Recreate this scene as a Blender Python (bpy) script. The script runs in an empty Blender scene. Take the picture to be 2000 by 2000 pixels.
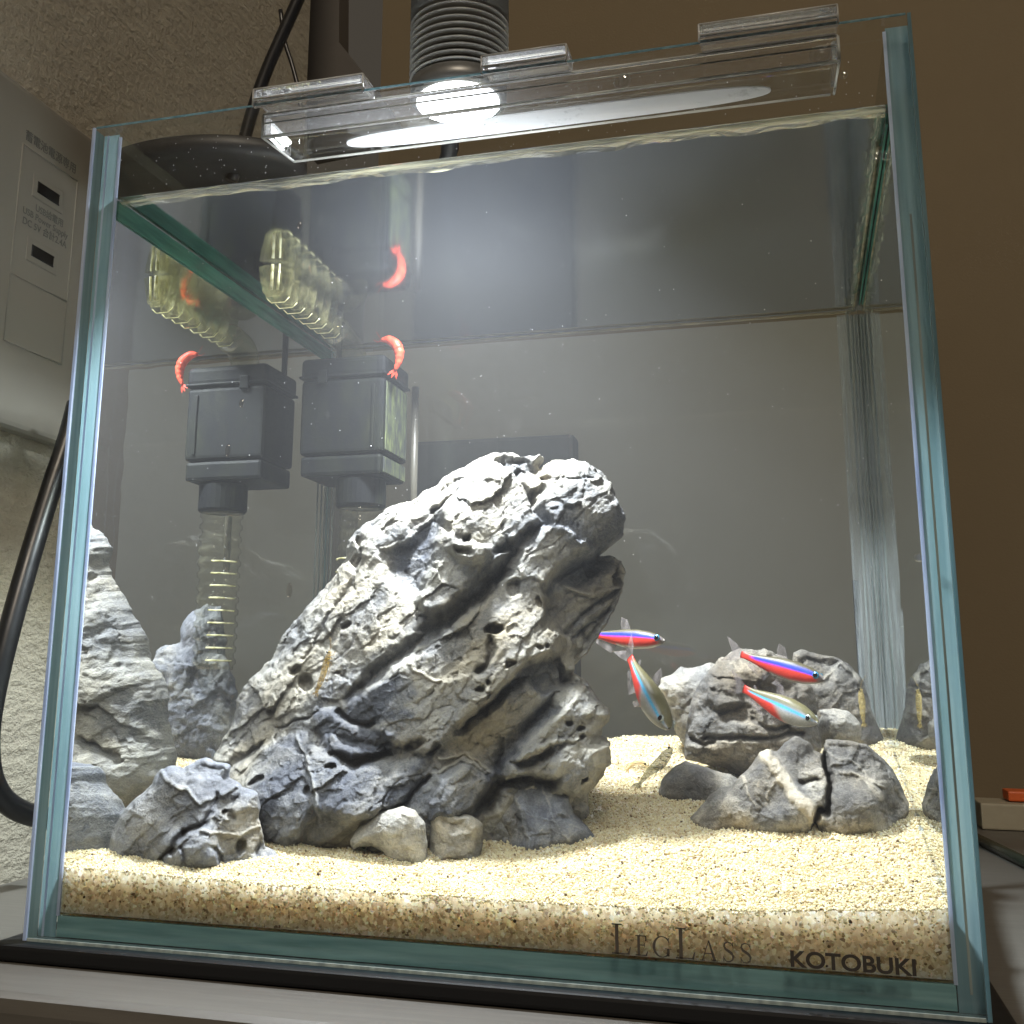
import bpy, bmesh, math, random
import numpy as np
from mathutils import Vector, Matrix, Euler

random.seed(7)
RNG = np.random.default_rng(7)
sc = bpy.context.scene
COL = sc.collection

# ---------------------------------------------------------------- camera, world, light, exposure
cam_d = bpy.data.cameras.new('camera')
cam = bpy.data.objects.new('camera', cam_d); COL.objects.link(cam)
cam.location = (0.0885, -0.2941, 0.0729)
cam.rotation_euler = (1.7842, -0.0099, 0.2816)
cam_d.sensor_width = 36.0
cam_d.lens = 2216.09 / 2000 * 36.0
cam_d.shift_x = 90.74 / 2000
cam_d.shift_y = -153.28 / 2000
cam_d.clip_start = 0.01
cam_d.clip_end = 50
sc.camera = cam

world = bpy.data.worlds.new('World'); sc.world = world; world.use_nodes = True
bg = world.node_tree.nodes['Background']
bg.inputs[0].default_value = (1.0, 0.86, 0.68, 1)
bg.inputs[1].default_value = 0.055

LAMP_POS = Vector((-0.024, 0.078, 0.2835))


def light(name, kind, loc, energy, color, rot=(0, 0, 0), **kw):
    d = bpy.data.lights.new(name, kind); d.energy = energy; d.color = color
    for k, v in kw.items(): setattr(d, k, v)
    o = bpy.data.objects.new(name, d); COL.objects.link(o); o.location = loc; o.rotation_euler = rot
    return o


# the LED disc of the lamp over the tank
light('led_light', 'AREA', LAMP_POS - Vector((0, 0, 0.0010)), 1.95, (0.90, 0.945, 1.0), shape='DISK', size=0.031, spread=math.radians(130))
# the room's dim ceiling light, high behind the photographer
light('room_light', 'AREA', (0.5, -1.7, 1.9), 31.0, (1.0, 0.86, 0.68), rot=(math.radians(42), 0, math.radians(14)), shape='DISK', size=0.6)

vs = sc.view_settings
vs.view_transform = 'Standard'; vs.look = 'None'; vs.exposure = 0.1; vs.gamma = 1.0; vs.use_curve_mapping = False
cy = sc.cycles
cy.max_bounces = 10; cy.diffuse_bounces = 3; cy.glossy_bounces = 6; cy.transmission_bounces = 8
cy.transparent_max_bounces = 40; cy.volume_bounces = 0
cy.caustics_reflective = True; cy.caustics_refractive = False
cy.sample_clamp_indirect = 3.0
cy.use_adaptive_sampling = True; cy.adaptive_threshold = 0.015
cy.use_denoising = True
try:
    cy.denoiser = 'OPENIMAGEDENOISE'; cy.denoising_input_passes = 'RGB_ALBEDO_NORMAL'; cy.denoising_prefilter = 'ACCURATE'
except Exception:
    pass

# ---------------------------------------------------------------- measured place (metres)
W, H, T = 0.25, 0.248, 0.0058            # tank width, height, glass thickness
XI = W / 2 - T                           # inner half width
YF, YB = 0.0064, 0.1868                  # inside of front and back pane (apparent depth through the water)
ZW = 0.2255                              # water level

_M = cam.rotation_euler.to_matrix()
_C = Vector(cam.location)


def ray(px, py):
    """direction of the sight line through a point measured on the 2000 px photograph"""
    return _M @ Vector(((px - 909.26) / 2216.09, -(py - 846.72) / 2216.09, -1.0))


def at(px, py, y):
    d = ray(px, py); return _C + d * ((y - _C.y) / d.y)


def atx(px, py, x):
    d = ray(px, py); return _C + d * ((x - _C.x) / d.x)


def atz(px, py, z):
    d = ray(px, py); return _C + d * ((z - _C.z) / d.z)


def sand_z(x, y):
    s = np.clip((y - 0.006) / 0.181, 0, 1)
    zf = 0.0172 + 0.0045 * np.clip((x - 0.02) / 0.1, 0, 1) ** 2 + 0.0014 * np.clip((-x - 0.05) / 0.07, 0, 1)
    zb = 0.0495 + 0.055 * x
    return zf + (zb - zf) * s


def on_sand(px, py):
    d = ray(px, py); t = 0.32
    for _ in range(60):
        p = _C + d * t
        t -= (p.z - float(sand_z(p.x, p.y))) / (d.z - 0.18 * d.y) * 0.7
    return _C + d * t


# ---------------------------------------------------------------- materials
def new_mat(name):
    m = bpy.data.materials.new(name); m.use_nodes = True
    nt = m.node_tree; nt.nodes.clear()
    out = nt.nodes.new('ShaderNodeOutputMaterial')
    return m, nt, out


def N(nt, typ, **kw):
    n = nt.nodes.new(typ)
    for k, v in kw.items():
        if k.startswith('i_'):
            key = k[2:].replace('_', ' ')
            n.inputs[key].default_value = v
        else:
            setattr(n, k, v)
    return n


def L(nt, a, b): nt.links.new(a, b)


def ramp(nt, stops):
    r = nt.nodes.new('ShaderNodeValToRGB'); e = r.color_ramp.elements
    while len(e) < len(stops): e.new(0.5)
    for el, (p, c) in zip(e, stops):
        el.position = p; el.color = (*c, 1) if len(c) == 3 else c
    return r


def noise(nt, vec, scale, detail=4, rough=0.55, **kw):
    n = N(nt, 'ShaderNodeTexNoise'); n.inputs['Scale'].default_value = scale
    n.inputs['Detail'].default_value = detail; n.inputs['Roughness'].default_value = rough
    if vec is not None: L(nt, vec, n.inputs['Vector'])
    return n


def coords(nt, scale=None, rot=None):
    t = N(nt, 'ShaderNodeTexCoord'); v = t.outputs['Object']
    if scale or rot:
        mp = N(nt, 'ShaderNodeMapping'); L(nt, v, mp.inputs['Vector'])
        if scale: mp.inputs['Scale'].default_value = scale
        if rot: mp.inputs['Rotation'].default_value = rot
        v = mp.outputs['Vector']
    return v


def mixc(nt, fac, a, b, mode='MIX'):
    m = N(nt, 'ShaderNodeMix', data_type='RGBA', blend_type=mode)
    for sock, val in ((m.inputs[0], fac), (m.inputs[6], a), (m.inputs[7], b)):
        if hasattr(val, 'is_linked'): L(nt, val, sock)
        elif isinstance(val, (int, float)): sock.default_value = val
        else: sock.default_value = (*val, 1)
    return m.outputs[2]


def math_n(nt, op, a, b=None, clamp=False):
    m = N(nt, 'ShaderNodeMath', operation=op, use_clamp=clamp)
    for sock, val in zip(m.inputs, (a, b)):
        if val is None: continue
        if hasattr(val, 'is_linked'): L(nt, val, sock)
        else: sock.default_value = val
    return m.outputs[0]


def schlick(nt, f0, gain=None):
    lw = N(nt, 'ShaderNodeLayerWeight'); lw.inputs[0].default_value = 0.5
    p = math_n(nt, 'POWER', lw.outputs['Facing'], 5.0)
    return math_n(nt, 'ADD', math_n(nt, 'MULTIPLY', p, 1 - f0), f0)


def plain(name, color, rough=0.5, metal=0.0, var=0.12, scale=200, bump=0.0, bscale=400, spec=0.5, vec_scale=None, coat=0.0):
    m, nt, out = new_mat(name)
    b = N(nt, 'ShaderNodeBsdfPrincipled')
    v = coords(nt, vec_scale)
    n = noise(nt, v, scale)
    c = mixc(nt, n.outputs[0], [x * (1 - var) for x in color], [min(1, x * (1 + var)) for x in color])
    L(nt, c, b.inputs['Base Color'])
    b.inputs['Metallic'].default_value = metal
    r = math_n(nt, 'ADD', math_n(nt, 'MULTIPLY', n.outputs[0], 0.15), rough - 0.07, clamp=True)
    L(nt, r, b.inputs['Roughness']); b.inputs['Specular IOR Level'].default_value = spec
    b.inputs['Coat Weight'].default_value = coat
    if bump:
        bn = noise(nt, v, bscale, 5); bp = N(nt, 'ShaderNodeBump'); bp.inputs['Strength'].default_value = bump
        bp.inputs['Distance'].default_value = 0.001
        L(nt, bn.outputs[0], bp.inputs['Height']); L(nt, bp.outputs[0], b.inputs['Normal'])
    L(nt, b.outputs[0], out.inputs[0])
    return m


def clear(name, tint=(1, 1, 1), f0=0.04, rough=0.0, film=0.0, film_col=(0.8, 0.8, 0.75), film_scale=(1, 1, 1), film_thr=0.5, gain=1.0):
    """thin clear sheet: reflects by Fresnel, else lets everything straight through; film = share of pale film: dirt, limescale, painted glints"""
    m, nt, out = new_mat(name)
    tr = N(nt, 'ShaderNodeBsdfTransparent'); tr.inputs[0].default_value = (*tint, 1)
    gl = N(nt, 'ShaderNodeBsdfGlossy'); gl.inputs['Roughness'].default_value = rough
    mx = N(nt, 'ShaderNodeMixShader')
    f = schlick(nt, f0)
    if gain != 1.0: f = math_n(nt, 'MULTIPLY', f, gain, clamp=True)
    L(nt, f, mx.inputs[0]); L(nt, tr.outputs[0], mx.inputs[1]); L(nt, gl.outputs[0], mx.inputs[2])
    last = mx.outputs[0]
    if film:
        v = coords(nt, film_scale); n = noise(nt, v, 90, 6, 0.7)
        r = ramp(nt, [(film_thr, (0, 0, 0)), (min(1, film_thr + 0.25), (1, 1, 1))]); L(nt, n.outputs[0], r.inputs[0])
        d = N(nt, 'ShaderNodeBsdfDiffuse'); d.inputs[0].default_value = (*film_col, 1)
        tl = N(nt, 'ShaderNodeBsdfTranslucent'); tl.inputs[0].default_value = (*film_col, 1)
        ms = N(nt, 'ShaderNodeMixShader'); L(nt, d.outputs[0], ms.inputs[1]); L(nt, tl.outputs[0], ms.inputs[2])
        m2 = N(nt, 'ShaderNodeMixShader')
        L(nt, math_n(nt, 'MULTIPLY', r.outputs[0], film), m2.inputs[0]); L(nt, last, m2.inputs[1]); L(nt, ms.outputs[0], m2.inputs[2])
        last = m2.outputs[0]
    L(nt, last, out.inputs[0])
    return m


def glass_edge(name, c1, c2, trans=0.75, vec=(1, 1, 1), sc_=120, rough=0.12):
    """sawn or polished edge of the float glass: green body colour carried by light led through the sheet"""
    m, nt, out = new_mat(name)
    v = coords(nt, vec); n = noise(nt, v, sc_, 3, 0.5)
    r = ramp(nt, [(0.35, c1), (0.62, c2)]); L(nt, n.outputs[0], r.inputs[0])
    d = N(nt, 'ShaderNodeBsdfDiffuse'); L(nt, r.outputs[0], d.inputs[0])
    t = N(nt, 'ShaderNodeBsdfTranslucent'); L(nt, r.outputs[0], t.inputs[0])
    g = N(nt, 'ShaderNodeBsdfGlossy'); g.inputs['Roughness'].default_value = rough
    a = N(nt, 'ShaderNodeMixShader'); a.inputs[0].default_value = trans
    L(nt, d.outputs[0], a.inputs[1]); L(nt, t.outputs[0], a.inputs[2])
    b = N(nt, 'ShaderNodeMixShader'); L(nt, schlick(nt, 0.05), b.inputs[0])
    L(nt, a.outputs[0], b.inputs[1]); L(nt, g.outputs[0], b.inputs[2])
    L(nt, b.outputs[0], out.inputs[0])
    return m


M = {}
M['pane'] = clear('clear_pane_glass', (0.985, 0.995, 0.99), film=0.05, film_thr=0.62)
M['pane_side'] = clear('side_pane_glass', (0.95, 0.985, 0.975))
M['edge'] = glass_edge('float_glass_edge', (0.22, 0.37, 0.42), (0.36, 0.52, 0.57), vec=(3, 3, 0.12))
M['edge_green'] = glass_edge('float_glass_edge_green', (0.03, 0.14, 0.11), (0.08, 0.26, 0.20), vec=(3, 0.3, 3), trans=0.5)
M['edge_bottom'] = glass_edge('bottom_glass_edge', (0.14, 0.28, 0.30), (0.24, 0.42, 0.44), vec=(0.25, 3, 3), trans=0.35)
M['seam_glint'] = glass_edge('seam_highlight', (0.52, 0.60, 0.78), (0.75, 0.82, 0.95), vec=(3, 3, 0.3), trans=0.6)
M['seam_glint_grey'] = glass_edge('seam_highlight_grey', (0.30, 0.34, 0.33), (0.5, 0.54, 0.5), vec=(3, 3, 0.2), trans=0.5)
M['black'] = plain('black_rubber', (0.006, 0.006, 0.007), 0.55, spec=0.3)
M['black_gloss'] = plain('black_cable_jacket', (0.008, 0.008, 0.009), 0.35)
M['dark_plastic'] = plain('dark_plastic', (0.02, 0.02, 0.022), 0.5)
M['lamp_grey'] = plain('grey_anodised_metal', (0.16, 0.16, 0.155), 0.42, metal=0.6, var=0.05)
M['lamp_rim'] = plain('bare_fin_rim', (0.30, 0.30, 0.29), 0.4, metal=0.3, var=0.05)


def emit(name, color, strength):
    m, nt, out = new_mat(name); e = N(nt, 'ShaderNodeEmission'); e.inputs[0].default_value = (*color, 1); e.inputs[1].default_value = strength
    L(nt, e.outputs[0], out.inputs[0]); return m


# ---------------------------------------------------------------- mesh helpers
def link_mesh(name, verts, faces, mat, parent=None, smooth=False, attrs=None):
    me = bpy.data.meshes.new(name)
    me.from_pydata([tuple(v) for v in verts], [], faces)
    if smooth: me.polygons.foreach_set('use_smooth', [True] * len(me.polygons))
    if attrs:
        for k, (dt, arr) in attrs.items():
            a = me.attributes.new(k, dt, 'POINT')
            a.data.foreach_set('value' if dt == 'FLOAT' else 'color', np.asarray(arr, dtype=np.float32).ravel())
    me.update()
    o = bpy.data.objects.new(name, me); COL.objects.link(o)
    if mat is not None:
        for mm in (mat if isinstance(mat, (list, tuple)) else [mat]): me.materials.append(mm)
    if parent: o.parent = parent
    return o


def from_bm(name, bm, mat, parent=None, smooth=False):
    me = bpy.data.meshes.new(name); bm.normal_update(); bm.to_mesh(me); bm.free()
    if smooth: me.polygons.foreach_set('use_smooth', [True] * len(me.polygons))
    o = bpy.data.objects.new(name, me); COL.objects.link(o)
    for mm in (mat if isinstance(mat, (list, tuple)) else [mat]): me.materials.append(mm)
    if parent: o.parent = parent
    return o


def box_bm(x0, x1, y0, y1, z0, z1, bevel=0.0, seg=2, bm=None):
    own = bm is None
    b2 = bmesh.new()
    r = bmesh.ops.create_cube(b2, size=1)
    for v in b2.verts:
        v.co = Vector(((x0 + x1) / 2 + v.co.x * (x1 - x0), (y0 + y1) / 2 + v.co.y * (y1 - y0), (z0 + z1) / 2 + v.co.z * (z1 - z0)))
    if bevel: bmesh.ops.bevel(b2, geom=b2.edges[:], offset=bevel, segments=seg, affect='EDGES', profile=0.6)
    if own: return b2
    tmp = bpy.data.meshes.new('t'); b2.to_mesh(tmp); b2.free(); bm.from_mesh(tmp); bpy.data.meshes.remove(tmp)
    return bm


def box(name, x0, x1, y0, y1, z0, z1, mat, parent=None, bevel=0.0, seg=2):
    return from_bm(name, box_bm(x0, x1, y0, y1, z0, z1, bevel, seg), mat, parent, smooth=False)


def catmull(pts, n=8):
    P = [Vector(p) for p in pts]; P = [P[0] * 2 - P[1]] + P + [P[-1] * 2 - P[-2]]
    out = []
    for i in range(1, len(P) - 2):
        for k in range(n):
            t = k / n
            a, b, c, d = P[i - 1], P[i], P[i + 1], P[i + 2]
            out.append(0.5 * ((2 * b) + (c - a) * t + (2 * a - 5 * b + 4 * c - d) * t * t + (3 * b - a - 3 * c + d) * t ** 3))
    out.append(P[-2]); return out


def frames(pts):
    """parallel-transported frames along a polyline"""
    out = []; up = None
    for i, p in enumerate(pts):
        t = (pts[min(i + 1, len(pts) - 1)] - pts[max(i - 1, 0)]).normalized()
        if up is None:
            up = Vector((0, 0, 1)) if abs(t.z) < 0.9 else Vector((0, 1, 0))
        side = t.cross(up).normalized(); up = side.cross(t).normalized()
        out.append((t, side, up))
    return out


def tube_data(pts, rad, seg=10, flat=1.0, cap=True, base=0):
    pts = [Vector(p) for p in pts]; fr = frames(pts); vs_, fs = [], []
    R_ = rad if hasattr(rad, '__len__') else [rad] * len(pts)
    for (t, s, u), p, r in zip(fr, pts, R_):
        for k in range(seg):
            a = 2 * math.pi * k / seg
            vs_.append(p + s * (math.cos(a) * r) + u * (math.sin(a) * r * flat))
    for i in range(len(pts) - 1):
        for k in range(seg):
            a, b = i * seg + k, i * seg + (k + 1) % seg
            fs.append((base + a, base + b, base + b + seg, base + a + seg))
    if cap:
        fs.append(tuple(base + k for k in reversed(range(seg)))); fs.append(tuple(base + (len(pts) - 1) * seg + k for k in range(seg)))
    return vs_, fs


def tube(name, pts, rad, mat, parent=None, seg=10, flat=1.0):
    v, f = tube_data(pts, rad, seg, flat); return link_mesh(name, v, f, mat, parent, smooth=True)


def lathe(name, prof, mat, parent=None, seg=40, loc=(0, 0, 0), smooth=True, axis=None):
    """prof = [(radius, height)], turned round the local z axis"""
    vs_, fs = [], []; loc = Vector(loc)
    q = Vector((0, 0, 1)).rotation_difference(Vector(axis)) if axis else None
    for r, z in prof:
        for k in range(seg):
            a = 2 * math.pi * k / seg; v = Vector((r * math.cos(a), r * math.sin(a), z))
            vs_.append(loc + (q @ v if q else v))
    for i in range(len(prof) - 1):
        for k in range(seg):
            a, b = i * seg + k, i * seg + (k + 1) % seg
            fs.append((a, b, b + seg, a + seg))
    fs.append(tuple(reversed(range(seg)))); fs.append(tuple((len(prof) - 1) * seg + k for k in range(seg)))
    return link_mesh(name, vs_, fs, mat, parent, smooth=smooth)


def empty(name, loc=(0, 0, 0)):
    o = bpy.data.objects.new(name, None); COL.objects.link(o); o.location = loc; o.empty_display_size = 0.01
    bpy.context.view_layer.update()
    return o


def adopt(parent, *kids):
    bpy.context.view_layer.update()
    for k in kids:
        k.parent = parent; k.matrix_parent_inverse = parent.matrix_world.inverted()


def tag(o, label=None, cat=None, group=None, kind=None):
    for k, v in (('label', label), ('category', cat), ('group', group), ('kind', kind)):
        if v: o[k] = v
    return o


# vectorised gradient noise for sculpting
_perm = RNG.permutation(512)
_grad = RNG.normal(size=(512, 3)); _grad /= np.linalg.norm(_grad, axis=1)[:, None]


def perlin(P):
    P = np.asarray(P, float); I = np.floor(P).astype(int); F = P - I
    U = F * F * F * (F * (F * 6 - 15) + 10); tot = 0
    for dx in (0, 1):
        for dy in (0, 1):
            for dz in (0, 1):
                h = _perm[(_perm[(_perm[(I[:, 0] + dx) & 511] + I[:, 1] + dy) & 511] + I[:, 2] + dz) & 511]
                g = _grad[h]; d = F - np.array([dx, dy, dz])
                w = (U[:, 0] if dx else 1 - U[:, 0]) * (U[:, 1] if dy else 1 - U[:, 1]) * (U[:, 2] if dz else 1 - U[:, 2])
                tot = tot + w * (g * d).sum(1)
    return tot * 1.6


def fbm(P, oct=4, gain=0.5, ridged=False):
    tot = 0; a = 1; s = 1
    for o in range(oct):
        n = perlin(np.asarray(P) * s + o * 17.3)
        tot = tot + a * ((0.5 - np.abs(n)) if ridged else n); a *= gain; s *= 2.03
    return tot


_fj = RNG.uniform(0.1, 0.9, (64, 64, 2)); _fg = RNG.normal(size=(64, 64, 2)); _fh = RNG.uniform(-1, 1, (64, 64))


def facets(u, v, k=0):
    """broken-stone relief: every cell is its own tilted plane, with small steps between them"""
    iu, iv = np.floor(u).astype(int), np.floor(v).astype(int); best = np.full(u.shape, 1e9); val = np.zeros(u.shape)
    for a in (-1, 0, 1):
        for b in (-1, 0, 1):
            cu, cv = (iu + a + k * 7) & 63, (iv + b + k * 13) & 63; j = _fj[cu, cv]
            du, dv = u - (iu + a + j[:, 0]), v - (iv + b + j[:, 1]); d = du * du + dv * dv; m = d < best
            best = np.where(m, d, best); g_ = _fg[cu, cv]; val = np.where(m, _fh[cu, cv] * 0.5 + g_[:, 0] * du + g_[:, 1] * dv, val)
    return val


def seg_dist(X, Y, poly, closed=True):
    """distance from points to a polyline and the nearest points"""
    best = np.full(X.shape, 1e9); bx = np.zeros_like(X); by = np.zeros_like(Y)
    n = len(poly)
    for i in range(n if closed else n - 1):
        (x0, y0), (x1, y1) = poly[i], poly[(i + 1) % n]
        dx, dy = x1 - x0, y1 - y0; l2 = dx * dx + dy * dy + 1e-9
        t = np.clip(((X - x0) * dx + (Y - y0) * dy) / l2, 0, 1)
        qx, qy = x0 + t * dx, y0 + t * dy; d = np.hypot(X - qx, Y - qy); m = d < best
        best = np.where(m, d, best); bx = np.where(m, qx, bx); by = np.where(m, qy, by)
    return best, bx, by


def inside(X, Y, poly):
    r = np.zeros(X.shape, bool); n = len(poly)
    for i in range(n):
        (x0, y0), (x1, y1) = poly[i], poly[(i + 1) % n]
        c = ((y0 > Y) != (y1 > Y)) & (X < (x1 - x0) * (Y - y0) / ((y1 - y0) if y1 != y0 else 1e-9) + x0)
        r ^= c
    return r


def sstep(x): x = np.clip(x, 0, 1); return x * x * (3 - 2 * x)

# ---------------------------------------------------------------- the room round the tank
def wallpaper_mat(name, c, sheen=0.0):
    m, nt, out = new_mat(name); b = N(nt, 'ShaderNodeBsdfPrincipled')
    v = coords(nt); n1 = noise(nt, v, 330, 6, 0.65); n2 = noise(nt, coords(nt, (1, 0.55, 1.6)), 150, 4, 0.6)
    h = math_n(nt, 'ADD', n1.outputs[0], n2.outputs[0])
    r = ramp(nt, [(0.3, [x * 0.88 for x in c]), (0.7, [min(1, x * 1.08) for x in c])]); L(nt, n2.outputs[0], r.inputs[0])
    L(nt, r.outputs[0], b.inputs['Base Color']); b.inputs['Roughness'].default_value = 0.85; b.inputs['Specular IOR Level'].default_value = 0.2
    bp = N(nt, 'ShaderNodeBump'); bp.inputs['Strength'].default_value = 1.0; bp.inputs['Distance'].default_value = 0.0022
    L(nt, h, bp.inputs['Height']); L(nt, bp.outputs[0], b.inputs['Normal']); L(nt, b.outputs[0], out.inputs[0])
    return m


WX = -0.215                                    # room wall beside the tank
WY = 0.62                                      # room wall behind the tank
M['wallpaper'] = wallpaper_mat('textured_wallpaper', (0.38, 0.345, 0.275))
M['wall_far'] = plain('brown_wall_paint', (0.165, 0.130, 0.082), 0.8, var=0.05, scale=30, bump=0.15, bscale=500, spec=0.2)
wl = box('wall_left', WX - 0.05, WX, -0.5, 0.352, -0.02, 1.2, M['wallpaper']); tag(wl, kind='structure')
wb = box('wall_back', WX - 0.05, 2.2, WY, WY + 0.05, -0.6, 1.6, M['wall_far']); tag(wb, kind='structure')


def desk_mat():
    m, nt, out = new_mat('pale_wood_desk'); b = N(nt, 'ShaderNodeBsdfPrincipled')
    n = noise(nt, coords(nt, (0.5, 9, 9)), 60, 5, 0.6); n2 = noise(nt, coords(nt), 12, 2)
    r = ramp(nt, [(0.3, (0.085, 0.078, 0.069)), (0.7, (0.11, 0.102, 0.09))]); L(nt, n.outputs[0], r.inputs[0])
    L(nt, r.outputs[0], b.inputs['Base Color']); b.inputs['Roughness'].default_value = 0.5
    bp = N(nt, 'ShaderNodeBump'); bp.inputs['Strength'].default_value = 0.12; bp.inputs['Distance'].default_value = 0.0005
    L(nt, n.outputs[0], bp.inputs['Height']); L(nt, bp.outputs[0], b.inputs['Normal']); L(nt, b.outputs[0], out.inputs[0])
    return m


M['desk'] = desk_mat()
ZD = -0.0052
dk = box('desk', WX + 0.003, 0.9, -0.032, 0.45, ZD - 0.03, ZD, M['desk'], bevel=0.004); tag(dk, 'pale beige wood desk with a rounded front edge under the tank', 'desk')

# ---------------------------------------------------------------- aquarium
aq = empty('aquarium', (0, 0.095, 0)); tag(aq, 'small cube glass aquarium with green-blue edges holding rocks and fish', 'aquarium')


def pane(name, x0, x1, y0, y1, z0, z1, faces, edge, clear_top=True):
    """a sheet of glass: material 0 on the two large faces, material 1 on its edges"""
    bm = box_bm(x0, x1, y0, y1, z0, z1)
    d = (x1 - x0, y1 - y0, z1 - z0); ax = d.index(min(d)); bm.normal_update()
    for f in bm.faces: f.material_index = 0 if abs(f.normal[ax]) > 0.9 else 1
    if clear_top:
        for f in bm.faces:
            if f.normal.z > 0.9: f.material_index = 0
    return from_bm(name, bm, [faces, edge])


YE = YB + T                                    # outside of the back pane
front = pane('front_pane', -W / 2, W / 2, 0.0, T, 0.0, H, M['pane'], M['edge'])
left = pane('left_pane', -W / 2, -XI, T + 0.0003, YE, 0.0, H, M['pane_side'], M['edge'])
right = pane('right_pane', XI, W / 2, T + 0.0003, YE, 0.0, H, M['pane_side'], M['edge'])
back = pane('back_pane', -XI + 0.0003, XI - 0.0003, YB, YE - 0.0003, 0.0, H, M['pane_side'], M['edge'])
bottom = pane('bottom_pane', -XI + 0.0003, XI - 0.0003, T + 0.0003, YB - 0.0003, 0.0002, T, M['edge_bottom'], M['edge_bottom'])
parts = [front, left, right, back, bottom]
# chamfered arrises and silicone seams, their bright highlights painted as pale strips
def strip(name, x0, x1, y0, y1, z0, z1, mat): 
    o = box(name, x0, x1, y0, y1, z0, z1, mat); parts.append(o); return o


strip('seam_highlight', -XI - 0.0002, -XI + 0.0007, T + 0.0001, T + 0.0007, T, H - 0.001, M['seam_glint'])
strip('seam_highlight', XI - 0.0007, XI + 0.0002, T + 0.0001, T + 0.0007, T, H - 0.001, M['seam_glint'])
strip('arris_highlight', -W / 2 - 0.0003, -W / 2 + 0.0006, -0.0003, 0.0005, 0, H, M['seam_glint'])
strip('arris_highlight', -W / 2 + 0.0013, -W / 2 + 0.0019, T + 0.00005, T + 0.00025, 0, H, M['seam_glint'])
strip('arris_highlight', W / 2 - 0.0006, W / 2 + 0.0003, -0.0003, 0.0005, 0, H, M['edge'])
strip('arris_highlight', -W / 2 + 0.001, W / 2 - 0.001, -0.0003, 0.0004, -0.0001, 0.0007, M['seam_glint_grey'])
strip('arris_highlight', -W / 2 + 0.001, W / 2 - 0.001, -0.0002, 0.0002, H - 0.0003, H + 0.0002, M['edge'])
strip('arris_highlight', W / 2 - T * 0.55, W / 2 - T * 0.45, T + 0.00005, T + 0.00025, 0.004, H * 0.78, M['seam_glint_grey'])
for sx, xs in ((-1, (0.0004, 0.0022, 0.0042)), (1, (0.0004, 0.0016, 0.003, 0.0046))):
    for q in xs:
        x = sx * (XI - q)
        parts.append(tube('seam_highlight', [(x, YB - 0.0006, 0.02), (x, YB - 0.0006, ZW - 0.002)], 0.00045, M['seam_glint_grey'], seg=6))
M['frosted_corner'] = clear('scuffed_corner_glass', (0.95, 0.97, 0.97), f0=0.03, film=0.42, film_col=(0.60, 0.64, 0.64), film_scale=(9, 9, 0.25), film_thr=0.36)
strip('scuffed_glass', XI - 0.0090, XI - 0.0006, YB - 0.0016, YB - 0.0012, 0.03, ZW - 0.002, M['frosted_corner'])
# the green band where the left pane leaves the water
strip('waterline_band', -XI + 0.0006, -XI + 0.0012, T + 0.001, YB - 0.001, ZW - 0.0068, ZW - 0.0008, M['edge_green'])
strip('waterline_band', XI - 0.0012, XI - 0.0006, T + 0.004, YB - 0.02, ZW - 0.0040, ZW - 0.0008, M['edge_green'])
adopt(aq, *parts)
mat_ = box('rubber_mat', -W / 2 - 0.009, W / 2 + 0.006, -0.004, YE + 0.012, ZD + 0.0003, -0.0006, M['black'], bevel=0.001)
tag(mat_, 'thin black rubber mat between the aquarium and the desk', 'mat')


def water_mat(name, rough, col):
    m, nt, out = new_mat(name)
    tr = N(nt, 'ShaderNodeBsdfTransparent'); gl = N(nt, 'ShaderNodeBsdfGlossy'); gl.inputs['Roughness'].default_value = rough
    gl.inputs['Color'].default_value = (*col, 1)
    fr = N(nt, 'ShaderNodeFresnel'); fr.inputs['IOR'].default_value = 1.33
    n = noise(nt, coords(nt, (1, 1, 1)), 45, 2, 0.4); bp = N(nt, 'ShaderNodeBump'); bp.inputs['Strength'].default_value = 0.05; bp.inputs['Distance'].default_value = 0.001
    L(nt, n.outputs[0], bp.inputs['Height']); L(nt, bp.outputs[0], gl.inputs['Normal'])
    mx = N(nt, 'ShaderNodeMixShader'); L(nt, fr.outputs[0], mx.inputs[0]); L(nt, tr.outputs[0], mx.inputs[1]); L(nt, gl.outputs[0], mx.inputs[2])
    L(nt, mx.outputs[0], out.inputs[0])
    return m


def murk_mat(density, col=(0.93, 0.95, 1.0)):
    m, nt, out = new_mat('faintly_cloudy_water')
    v = N(nt, 'ShaderNodeVolumePrincipled'); v.inputs['Density'].default_value = density; v.inputs['Color'].default_value = (*col, 1)
    v.inputs['Anisotropy'].default_value = 0.0
    L(nt, v.outputs[0], out.inputs['Volume']); return m


g = 0.00035
wa = box('water', -XI + g, XI - g, YF - 0.0003, YB - g, T + 0.0003, ZW, [water_mat('aquarium_water', 0.004, (0.88, 0.90, 0.90)), water_mat('water_surface', 0.085, (0.66, 0.68, 0.72))])
for p_ in wa.data.polygons: p_.material_index = 1 if p_.normal.z > 0.9 else 0
tag(wa, kind='structure')
hz = box('cloudy_water', -XI + 2 * g, XI - 2 * g, YF, YB - 2 * g, T + 0.0006, ZW - g, murk_mat(0.215)); tag(hz, kind='stuff', label='faint pale cloudiness hanging in the aquarium water')

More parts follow.
